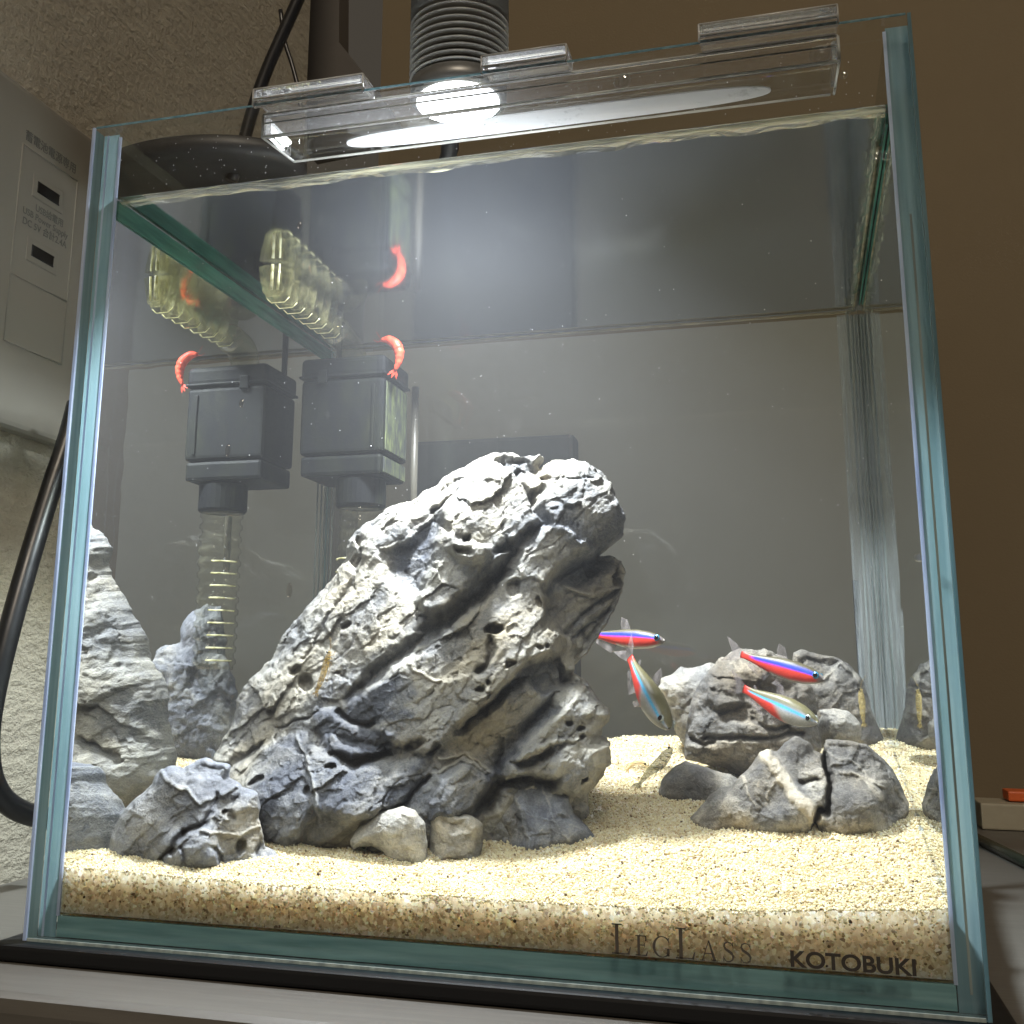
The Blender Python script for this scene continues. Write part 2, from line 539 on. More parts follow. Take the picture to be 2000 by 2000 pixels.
# ---------------------------------------------------------------- sand bed
def sand_bed():
    nx, ny = 200, 150
    xs = np.linspace(-XI + 0.0004, XI - 0.0004, nx); ys = np.linspace(YF + 0.0004, YB - 0.0006, ny)
    X, Y = np.meshgrid(xs, ys); Z = sand_z(X, Y)
    P = np.stack([X.ravel() * 55, Y.ravel() * 55, np.zeros(X.size)], 1)
    Z = Z + 0.0011 * fbm(P, 3).reshape(X.shape) * np.clip((Y - YF) / 0.01, 0.25, 1)
    vs_ = np.stack([X.ravel(), Y.ravel(), Z.ravel()], 1).tolist()
    fs = [(j * nx + i, j * nx + i + 1, (j + 1) * nx + i + 1, (j + 1) * nx + i) for j in range(ny - 1) for i in range(nx - 1)]
    b = len(vs_); zb = T + 0.0008
    vs_ += [(xs[i], ys[0], zb) for i in range(nx)]
    fs += [(b + i, b + i + 1, i + 1, i) for i in range(nx - 1)]
    c = len(vs_); vs_ += [(xs[0], ys[j], zb) for j in range(ny)] + [(xs[-1], ys[j], zb) for j in range(ny)]
    fs += [(c + j + 1, c + j, j * nx, (j + 1) * nx) for j in range(ny - 1)]
    fs += [(c + ny + j, c + ny + j + 1, (j + 1) * nx + nx - 1, j * nx + nx - 1) for j in range(ny - 1)]
    k = len(vs_); vs_ += [(xs[i], ys[-1], zb) for i in range(nx)]
    fs += [(k + i + 1, k + i, (ny - 1) * nx + i, (ny - 1) * nx + i + 1) for i in range(nx - 1)]
    fs.append((b, k, k + nx - 1, b + nx - 1))
    return vs_, fs, (xs, ys, Z)


def sand_mat(inst):
    m, nt, out = new_mat('quartz_sand' + ('_grains' if inst else '')); b = N(nt, 'ShaderNodeBsdfPrincipled')
    if inst:
        a = N(nt, 'ShaderNodeAttribute', attribute_type='INSTANCER', attribute_name='tint'); fac = a.outputs['Fac']
    else:
        vo_ = N(nt, 'ShaderNodeTexVoronoi'); vo_.inputs['Scale'].default_value = 1150; L(nt, coords(nt), vo_.inputs['Vector'])
        sx_ = N(nt, 'ShaderNodeSeparateColor'); L(nt, vo_.outputs['Color'], sx_.inputs[0]); fac = sx_.outputs[0]
    r = ramp(nt, [(0.0, (0.06, 0.04, 0.025)), (0.012, (0.20, 0.13, 0.06)), (0.05, (0.48, 0.36, 0.19)), (0.16, (0.66, 0.55, 0.34)), (0.5, (0.78, 0.70, 0.45)), (0.8, (0.84, 0.79, 0.55)), (1.0, (0.90, 0.87, 0.76))])
    if not inst:
        r = ramp(nt, [(0.0, (0.16, 0.11, 0.06)), (0.03, (0.45, 0.34, 0.20)), (0.12, (0.56, 0.46, 0.29)), (0.45, (0.70, 0.61, 0.42)), (0.8, (0.80, 0.73, 0.55)), (1.0, (0.90, 0.87, 0.76))])
    L(nt, fac, r.inputs[0]); L(nt, r.outputs[0], b.inputs['Base Color']); b.inputs['Roughness'].default_value = 0.35
    if not inst:
        b.inputs['Subsurface Weight'].default_value = 1.0; b.inputs['Subsurface Radius'].default_value = (1.0, 0.84, 0.62); b.inputs['Subsurface Scale'].default_value = 0.012
    tl = N(nt, 'ShaderNodeBsdfTranslucent'); L(nt, r.outputs[0], tl.inputs[0])
    mx = N(nt, 'ShaderNodeMixShader'); mx.inputs[0].default_value = 0.4 if inst else 0.0
    L(nt, b.outputs[0], mx.inputs[1]); L(nt, tl.outputs[0], mx.inputs[2]); L(nt, mx.outputs[0], out.inputs[0])
    return m


M['sand'] = sand_mat(False); M['grain'] = sand_mat(True)
sv, sf, (sxs, sys_, SZ) = sand_bed()
sand = link_mesh('sand_bed', sv, sf, M['sand'], smooth=True); tag(sand, kind='structure')


def sand_height(x, y):
    i = np.clip(np.searchsorted(sxs, x), 1, len(sxs) - 1); j = np.clip(np.searchsorted(sys_, y), 1, len(sys_) - 1)
    return SZ[j, i]


def grain_points():
    P = []; n = 125000
    x = RNG.uniform(-XI + 0.0005, XI - 0.0005, n); u = RNG.uniform(0, 1, n); y = YF + 0.0006 + (YB - YF - 0.0012) * u ** 1.25
    z = sand_height(x, y) + RNG.uniform(-0.0003, 0.0002, n)
    P.append(np.stack([x, y, z], 1))
    m = 3000
    x = RNG.uniform(-XI + 0.0006, XI - 0.0006, m); top = sand_height(x, np.full(m, YF + 0.001)); z = T + 0.0012 + (top - T - 0.001) * RNG.uniform(0, 1, m)
    P.append(np.stack([x, np.full(m, YF + 0.00045) + RNG.uniform(-0.0001, 0.0003, m), z], 1))
    return np.concatenate(P)


def scatter(name, pts, mat, smin, smax, tints, protos):
    """one object: every grain an instance of a small lumpy pebble, by geometry nodes"""
    me = bpy.data.meshes.new(name); me.from_pydata(pts.tolist(), [], [])
    a = me.attributes.new('tint', 'FLOAT', 'POINT'); a.data.foreach_set('value', tints.astype(np.float32))
    s = me.attributes.new('size', 'FLOAT', 'POINT'); s.data.foreach_set('value', RNG.uniform(smin, smax, len(pts)).astype(np.float32))
    me.materials.append(mat)
    o = bpy.data.objects.new(name, me); COL.objects.link(o)
    ng = bpy.data.node_groups.new(name + '_scatter', 'GeometryNodeTree')
    ng.interface.new_socket('Geometry', in_out='INPUT', socket_type='NodeSocketGeometry')
    ng.interface.new_socket('Geometry', in_out='OUTPUT', socket_type='NodeSocketGeometry')
    nn = ng.nodes; gi = nn.new('NodeGroupInput'); go = nn.new('NodeGroupOutput')
    ico = nn.new('GeometryNodeMeshIcoSphere'); ico.inputs['Radius'].default_value = 1.0; ico.inputs['Subdivisions'].default_value = 2
    sm = nn.new('GeometryNodeSetMaterial'); sm.inputs['Material'].default_value = mat
    sp = nn.new('GeometryNodeSetPosition')
    nz = nn.new('ShaderNodeTexNoise'); nz.inputs['Scale'].default_value = 0.9
    vm = nn.new('ShaderNodeVectorMath'); vm.operation = 'SUBTRACT'; vm.inputs[1].default_value = (0.5, 0.5, 0.5)
    inst = nn.new('GeometryNodeInstanceOnPoints')
    rr = nn.new('FunctionNodeRandomValue'); rr.data_type = 'FLOAT_VECTOR'; rr.inputs[1].default_value = (6.28, 6.28, 6.28)
    rs = nn.new('FunctionNodeRandomValue'); rs.data_type = 'FLOAT_VECTOR'; rs.inputs[0].default_value = (0.7, 0.7, 0.55); rs.inputs[1].default_value = (1.3, 1.2, 1.0)
    at_ = nn.new('GeometryNodeInputNamedAttribute'); at_.data_type = 'FLOAT'; at_.inputs['Name'].default_value = 'size'
    vs2 = nn.new('ShaderNodeVectorMath'); vs2.operation = 'SCALE'
    lk = ng.links.new
    lk(ico.outputs[0], sp.inputs[0]); lk(nz.outputs['Color'], vm.inputs[0]); lk(vm.outputs[0], sp.inputs['Offset'])
    lk(sp.outputs[0], sm.inputs[0]); lk(sm.outputs[0], inst.inputs['Instance']); lk(gi.outputs[0], inst.inputs['Points'])
    lk(rr.outputs[0], inst.inputs['Rotation']); lk(rs.outputs[0], vs2.inputs[0]); lk(at_.outputs[0], vs2.inputs['Scale']); lk(vs2.outputs[0], inst.inputs['Scale'])
    lk(inst.outputs[0], go.inputs[0])
    md = o.modifiers.new('scatter', 'NODES'); md.node_group = ng
    return o


gp = grain_points()
gr = scatter('sand_grains', gp, M['grain'], 0.00018, 0.00047, RNG.uniform(0, 1, len(gp)), 1)
tag(gr, kind='stuff', label='loose cream and amber sand grains covering the bed')

# ---------------------------------------------------------------- rocks
def rock_mat(name, dark, mid, pale, tan, seed=0.0, vein=0.25):
    m, nt, out = new_mat(name); b = N(nt, 'ShaderNodeBsdfPrincipled')
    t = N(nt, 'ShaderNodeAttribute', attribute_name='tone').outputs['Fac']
    w = N(nt, 'ShaderNodeAttribute', attribute_name='warm').outputs['Fac']
    v = coords(nt); mp = N(nt, 'ShaderNodeMapping'); L(nt, v, mp.inputs[0]); mp.inputs['Location'].default_value = (seed, seed * 2, 0); v = mp.outputs[0]
    n1 = noise(nt, v, 240, 6, 0.7); n2 = noise(nt, v, 1500, 3, 0.7); n3 = noise(nt, v, 70, 3, 0.6)
    tt = math_n(nt, 'ADD', t, math_n(nt, 'MULTIPLY', math_n(nt, 'SUBTRACT', n1.outputs[0], 0.5), 1.0))
    tt = math_n(nt, 'ADD', tt, math_n(nt, 'MULTIPLY', math_n(nt, 'SUBTRACT', n2.outputs[0], 0.5), 0.85))
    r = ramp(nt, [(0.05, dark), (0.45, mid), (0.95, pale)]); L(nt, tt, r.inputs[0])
    wf = math_n(nt, 'MULTIPLY', math_n(nt, 'ADD', w, math_n(nt, 'SUBTRACT', n3.outputs[0], 0.5)), 0.9, clamp=True)
    c = mixc(nt, wf, r.outputs[0], tan, 'MULTIPLY')
    # calcite veins: thin pale lines
    wv = noise(nt, v, 60, 3); dv = mixc(nt, 0.12, v, wv.outputs['Color'])
    vo = N(nt, 'ShaderNodeTexVoronoi', feature='DISTANCE_TO_EDGE'); vo.inputs['Scale'].default_value = 75; L(nt, dv, vo.inputs['Vector'])
    vr = ramp(nt, [(0.0, (1, 1, 1)), (0.035, (0, 0, 0))]); L(nt, vo.outputs['Distance'], vr.inputs[0])
    vf = math_n(nt, 'MULTIPLY', math_n(nt, 'MULTIPLY', vr.outputs[0], n3.outputs[0]), vein, clamp=True)
    c = mixc(nt, vf, c, pale)
    L(nt, c, b.inputs['Base Color']); b.inputs['Roughness'].default_value = 0.72; b.inputs['Specular IOR Level'].default_value = 0.3
    bp = N(nt, 'ShaderNodeBump'); bp.inputs['Strength'].default_value = 1.0; bp.inputs['Distance'].default_value = 0.0009
    hb = math_n(nt, 'ADD', n1.outputs[0], math_n(nt, 'MULTIPLY', n2.outputs[0], 0.45)); L(nt, hb, bp.inputs['Height'])
    L(nt, bp.outputs[0], b.inputs['Normal']); L(nt, b.outputs[0], out.inputs[0])
    return m


DK, MD, PL, TN = (0.050, 0.056, 0.073), (0.138, 0.141, 0.145), (0.265, 0.256, 0.222), (0.88, 0.77, 0.58)
M['seiryu'] = rock_mat('weathered_grey_limestone', DK, MD, PL, TN)
M['seiryu_blue'] = rock_mat('blue_grey_limestone', (0.072, 0.078, 0.098), (0.135, 0.145, 0.168), (0.30, 0.30, 0.29), TN, 3.1, 0.5)
M['seiryu_brown'] = rock_mat('brown_grey_limestone', (0.062, 0.061, 0.061), (0.13, 0.125, 0.114), (0.34, 0.32, 0.27), (0.85, 0.70, 0.48), 5.7, 0.3)
M['seiryu_pale'] = rock_mat('pale_limestone', (0.12, 0.12, 0.12), (0.20, 0.197, 0.185), (0.40, 0.385, 0.34), TN, 8.2, 0.4)


def rock(name, label, outline, Yp, thick, mat, step=3.0, back=1.0, R=None, plates=(), grooves=(), pits=(), dark=(), warm=(), ridges=(), tone=0.6, rough=1.0, strata=None, tilt=(0, 0), jit=2.2, seed=0, mirror_x=None):
    """a stone: the outline measured on the photograph stands at depth Yp; the body swells from it towards and away from the viewer;
    plates, grooves and pits are carved relief (mm). tilt = metres of depth per px across and down."""
    # outline with small irregularities
    O = []
    for i, (x0, y0) in enumerate(outline):
        x1, y1 = outline[(i + 1) % len(outline)]; n = max(1, int(math.hypot(x1 - x0, y1 - y0) / 7))
        for k in range(n): O.append((x0 + (x1 - x0) * k / n, y0 + (y1 - y0) * k / n))
    O = np.array(O); pp = np.stack([O[:, 0] / 22, O[:, 1] / 22, np.full(len(O), seed + 0.5)], 1)
    O = O + jit * np.stack([fbm(pp, 3), fbm(pp + 31, 3)], 1) * 1.3
    poly = [tuple(p) for p in O]
    x0, y0 = O.min(0) - step; x1, y1 = O.max(0) + step
    gx = np.arange(x0, x1 + step, step); gy = np.arange(y0, y1 + step, step)
    X, Y = np.meshgrid(gx, gy); ny, nx = X.shape
    d, qx, qy = seg_dist(X, Y, poly); ins = inside(X, Y, poly); sd = np.where(ins, d, -d)
    keep = sd > -0.55 * step
    q = keep[:-1, :-1] & keep[1:, :-1] & keep[:-1, 1:] & keep[1:, 1:]
    used = np.zeros_like(keep); cnt = np.zeros(keep.shape, int)
    for a in (0, 1):
        for b in (0, 1):
            used[a:ny - 1 + a, b:nx - 1 + b] |= q; cnt[a:ny - 1 + a, b:nx - 1 + b] += q
    rim = used & (cnt < 4)
    X = np.where(rim, qx, X); Y = np.where(rim, qy, Y); D = np.where(rim, 0, np.maximum(sd, 0.0))
    # work on used vertices only
    idx = -np.ones(keep.shape, int); idx[used] = np.arange(used.sum())
    X, Y, D, rimv = X[used], Y[used], D[used], rim[used]
    if R is None: R = 0.5 * min(np.ptp(O[:, 0]), np.ptp(O[:, 1]))
    th = thick
    if not isinstance(thick, (int, float)):      # control points (px, py, mm): smooth depth of the body
        wsum = 0; tsum = 0
        for (cx, cy_, t_) in thick:
            w_ = 1 / (((X - cx) ** 2 + (Y - cy_) ** 2) / R ** 2 + 0.03) ** 1.5; wsum = wsum + w_; tsum = tsum + w_ * t_
        th = tsum / wsum
    u = np.clip(D / R, 0, 1); prof = np.sqrt(1 - (1 - u) ** 2)
    F = th * prof; B = (th if back is None else 1.0) * prof * (back if isinstance(back, (int, float)) else 1) 
    if isinstance(back, (int, float)): B = th * back * prof
    ton = np.full(X.shape, float(tone)); wrm = np.full(X.shape, 0.30)
    edge = np.clip(D / 10, 0, 1)
    # warp feature positions a little so no edge runs straight
    wp = np.stack([X / 30, Y / 30, np.full(X.shape, seed + 2.0)], 1)
    Xw = X + 5 * fbm(wp, 3); Yw = Y + 5 * fbm(wp + 57, 3)
    for p, off, soft in plates:
        dd, _, _ = seg_dist(Xw, Yw, p); s_ = np.where(inside(Xw, Yw, p), dd, -dd)
        F = F + 1.25 * off * sstep(s_ / soft * 0.5 + 0.5) * edge
    for p, wd, dep in grooves:
        dd, _, _ = seg_dist(Xw, Yw, p, closed=False)
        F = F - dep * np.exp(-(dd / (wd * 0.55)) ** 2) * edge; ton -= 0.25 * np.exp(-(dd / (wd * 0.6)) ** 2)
    for p, wd, hgt, tn in ridges:
        dd, _, _ = seg_dist(Xw, Yw, p, closed=False)
        k = np.exp(-(dd / (wd * 0.5)) ** 4); F = F + hgt * k * edge; ton += tn * k
    for cx, cy_, rx, ry, rot, dep in pits:
        a = math.radians(rot); ex = ((Xw - cx) * math.cos(a) + (Yw - cy_) * math.sin(a)) / rx; ey = (-(Xw - cx) * math.sin(a) + (Yw - cy_) * math.cos(a)) / ry
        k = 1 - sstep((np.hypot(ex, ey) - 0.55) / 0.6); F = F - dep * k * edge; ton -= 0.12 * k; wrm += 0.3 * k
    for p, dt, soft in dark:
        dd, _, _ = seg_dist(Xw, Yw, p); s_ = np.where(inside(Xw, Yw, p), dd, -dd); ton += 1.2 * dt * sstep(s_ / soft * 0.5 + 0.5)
    for p, dt, soft in warm:
        dd, _, _ = seg_dist(Xw, Yw, p); s_ = np.where(inside(Xw, Yw, p), dd, -dd); wrm += dt * sstep(s_ / soft * 0.5 + 0.5)
    # natural relief: lumps, strata, pitting
    a = math.radians(strata if strata is not None else 0); ca, sa = math.cos(a), math.sin(a)
    U_, V_ = X * ca + Y * sa, -X * sa + Y * ca; st = 0.35 if strata is not None else 1.0
    q3 = lambda s, k=0.0: np.stack([U_ / s * st, V_ / s, np.full(X.shape, seed + k)], 1)
    rel = 2.0 * fbm(q3(95), 3) + 0.9 * fbm(q3(38, 5), 3, ridged=True) + 0.5 * fbm(q3(15, 9), 3) + 0.28 * fbm(q3(6, 13), 2)
    fu, fv = (Xw * ca + Yw * sa) * (0.55 if strata is not None else 1.0), -Xw * sa + Yw * ca
    rel = 0.55 * rel + 1.25 * facets(fu / 72, fv / 72, seed) + 0.55 * facets(fu / 29 + 9, fv / 29, seed + 3) + 0.24 * facets(fu / 11 + 5, fv / 11, seed + 6)
    pk = fbm(np.stack([X / 13, Y / 13, np.full(X.shape, seed + 21.0)], 1), 2); rel = rel - 0.35 * np.clip(pk - 0.5, 0, 1) / 0.3
    # hairline cracks and raised calcite threads following the bedding
    na = fbm(q3(46, 90), 2); ck = np.exp(-(na / 0.030) ** 2) * sstep((fbm(q3(90, 95), 2) + 0.25) / 0.3)
    nb_ = fbm(q3(58, 120), 3); th_ = np.exp(-(nb_ / 0.022) ** 2) * sstep((fbm(q3(80, 125), 2) + 0.1) / 0.3)
    nc = fbm(q3(20, 140), 2); ck2 = np.exp(-(nc / 0.035) ** 2) * sstep((fbm(q3(70, 145), 2)) / 0.3)
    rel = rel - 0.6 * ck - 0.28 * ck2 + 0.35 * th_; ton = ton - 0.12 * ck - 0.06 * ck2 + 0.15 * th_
    F = F + rough * rel * np.clip(D / 14, 0, 1)
    relb = 3.0 * fbm(q3(70, 40), 4) + 1.2 * fbm(q3(22, 44), 3, ridged=True)
    B = np.maximum(B + rough * relb * np.clip(D / 14, 0, 1), 0.2 * prof * 5)
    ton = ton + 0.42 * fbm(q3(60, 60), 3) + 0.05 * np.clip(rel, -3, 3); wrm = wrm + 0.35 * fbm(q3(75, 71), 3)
    c0 = O.mean(0); vd = ray(*c0).normalized()
    base = np.array([at(x, y, Yp)[:] for x, y in zip(X, Y)]) if len(X) < 1 else None
    # plane positions, vectorised
    Rm = np.array(_M); dirs = np.stack([(X - 909.26) / 2216.09, -(Y - 846.72) / 2216.09, -np.ones_like(X)], 1) @ Rm.T
    yy = Yp + tilt[0] * (X - c0[0]) + tilt[1] * (Y - c0[1])
    base = np.array(_C) + dirs * ((yy - _C.y) / dirs[:, 1])[:, None]
    n_ = np.array(vd); n_ = n_ * np.array([1, 1, 0.6]); n_ /= np.linalg.norm(n_)
    Vf = base - n_ * (F * 0.001)[:, None]; Vb = base + n_ * (B * 0.001)[:, None]
    if mirror_x is not None:
        Vf[:, 0] = 2 * mirror_x - Vf[:, 0]; Vb[:, 0] = 2 * mirror_x - Vb[:, 0]
    # weathering all round, along the surface normal
    me_ = np.concatenate([Vf, Vb]); 
    for arr, sg in ((Vf, 1), (Vb, 1)):
        q_ = arr * 1000
        w_ = np.stack([fbm(q_ / 9 + seed, 3), fbm(q_ / 9 + seed + 40, 3), fbm(q_ / 9 + seed + 80, 3)], 1) * 0.30 + np.stack([fbm(q_ / 3 + seed, 2), fbm(q_ / 3 + seed + 40, 2), fbm(q_ / 3 + seed + 80, 2)], 1) * 0.28
        arr += w_ * 0.001 * rough
        fl_ = (np.clip(D / 7 + 0.15, 0, 1) * (1 - np.clip(D / 75, 0, 1)))[:, None]; ox, oy = X - c0[0], Y - c0[1]; on = np.hypot(ox, oy) + 1e-6
        od = np.stack([ox / on, np.zeros_like(ox), -oy / on], 1) * (1 if mirror_x is None else np.array([-1, 1, 1]))
        arr += od * fl_ * (0.0026 * fbm(q_ / 15 + seed + 7, 4) + 0.0013 * fbm(q_ / 6 + seed + 11, 3, ridged=True) - 0.0009)[:, None] * min(1.0, rough * 1.2)
    Vb[rimv] = Vf[rimv]
    nb = int((~rimv).sum()); bi = np.where(rimv, np.arange(len(X)), -1); bi[~rimv] = len(X) + np.arange(nb)
    verts = np.concatenate([Vf, Vb[~rimv]])
    jj, ii = np.nonzero(q)
    A0, A1, A2, A3 = idx[jj, ii], idx[jj, ii + 1], idx[jj + 1, ii + 1], idx[jj + 1, ii]
    ff = np.stack([A0, A3, A2, A1], 1); fb = np.stack([bi[A0], bi[A1], bi[A2], bi[A3]], 1)
    faces = np.concatenate([ff, fb]); faces = faces if mirror_x is None else faces[:, ::-1]
    me = bpy.data.meshes.new(name)
    me.vertices.add(len(verts)); me.vertices.foreach_set('co', verts.ravel())
    me.loops.add(faces.size); me.loops.foreach_set('vertex_index', faces.ravel().astype(np.int32))
    me.polygons.add(len(faces)); me.polygons.foreach_set('loop_start', np.arange(0, faces.size, 4, dtype=np.int32))
    me.polygons.foreach_set('use_smooth', [True] * len(faces)); me.update(calc_edges=True); me.validate()
    for k, arr in (('tone', ton), ('warm', wrm)):
        at_ = me.attributes.new(k, 'FLOAT', 'POINT'); at_.data.foreach_set('value', np.concatenate([arr, arr[~rimv]]).astype(np.float32))
    o = bpy.data.objects.new(name, me); COL.objects.link(o); me.materials.append(M[mat]); tag(o, label, 'rock', 'stones laid out on the sand')
    return o

main_out = [(418, 1470), (447, 1432), (460, 1386), (493, 1325), (535, 1283), (558, 1232), (596, 1185), (633, 1148), (661, 1115), (675, 1087), (680, 1055), (698, 1036), (754, 994), (805, 976), (847, 952), (866, 934), (922, 901), (959, 885), (1001, 883), (1019, 894), (1061, 893), (1064, 899), (1050, 920), (1071, 905), (1140, 905), (1168, 927), (1192, 959), (1208, 990), (1217, 1022), (1215, 1050), (1182, 1078), (1166, 1087), (1192, 1087), (1215, 1097), (1222, 1120), (1213, 1153), (1208, 1176), (1192, 1209), (1168, 1246), (1145, 1278), (1117, 1299), (1120, 1316), (1145, 1330), (1164, 1358), (1192, 1386), (1192, 1404), (1173, 1418), (1166, 1437), (1189, 1441), (1187, 1474), (1173, 1516), (1145, 1553), (1150, 1590), (1000, 1690), (800, 1700), (570, 1705), (500, 1640), (430, 1560), (408, 1520)]
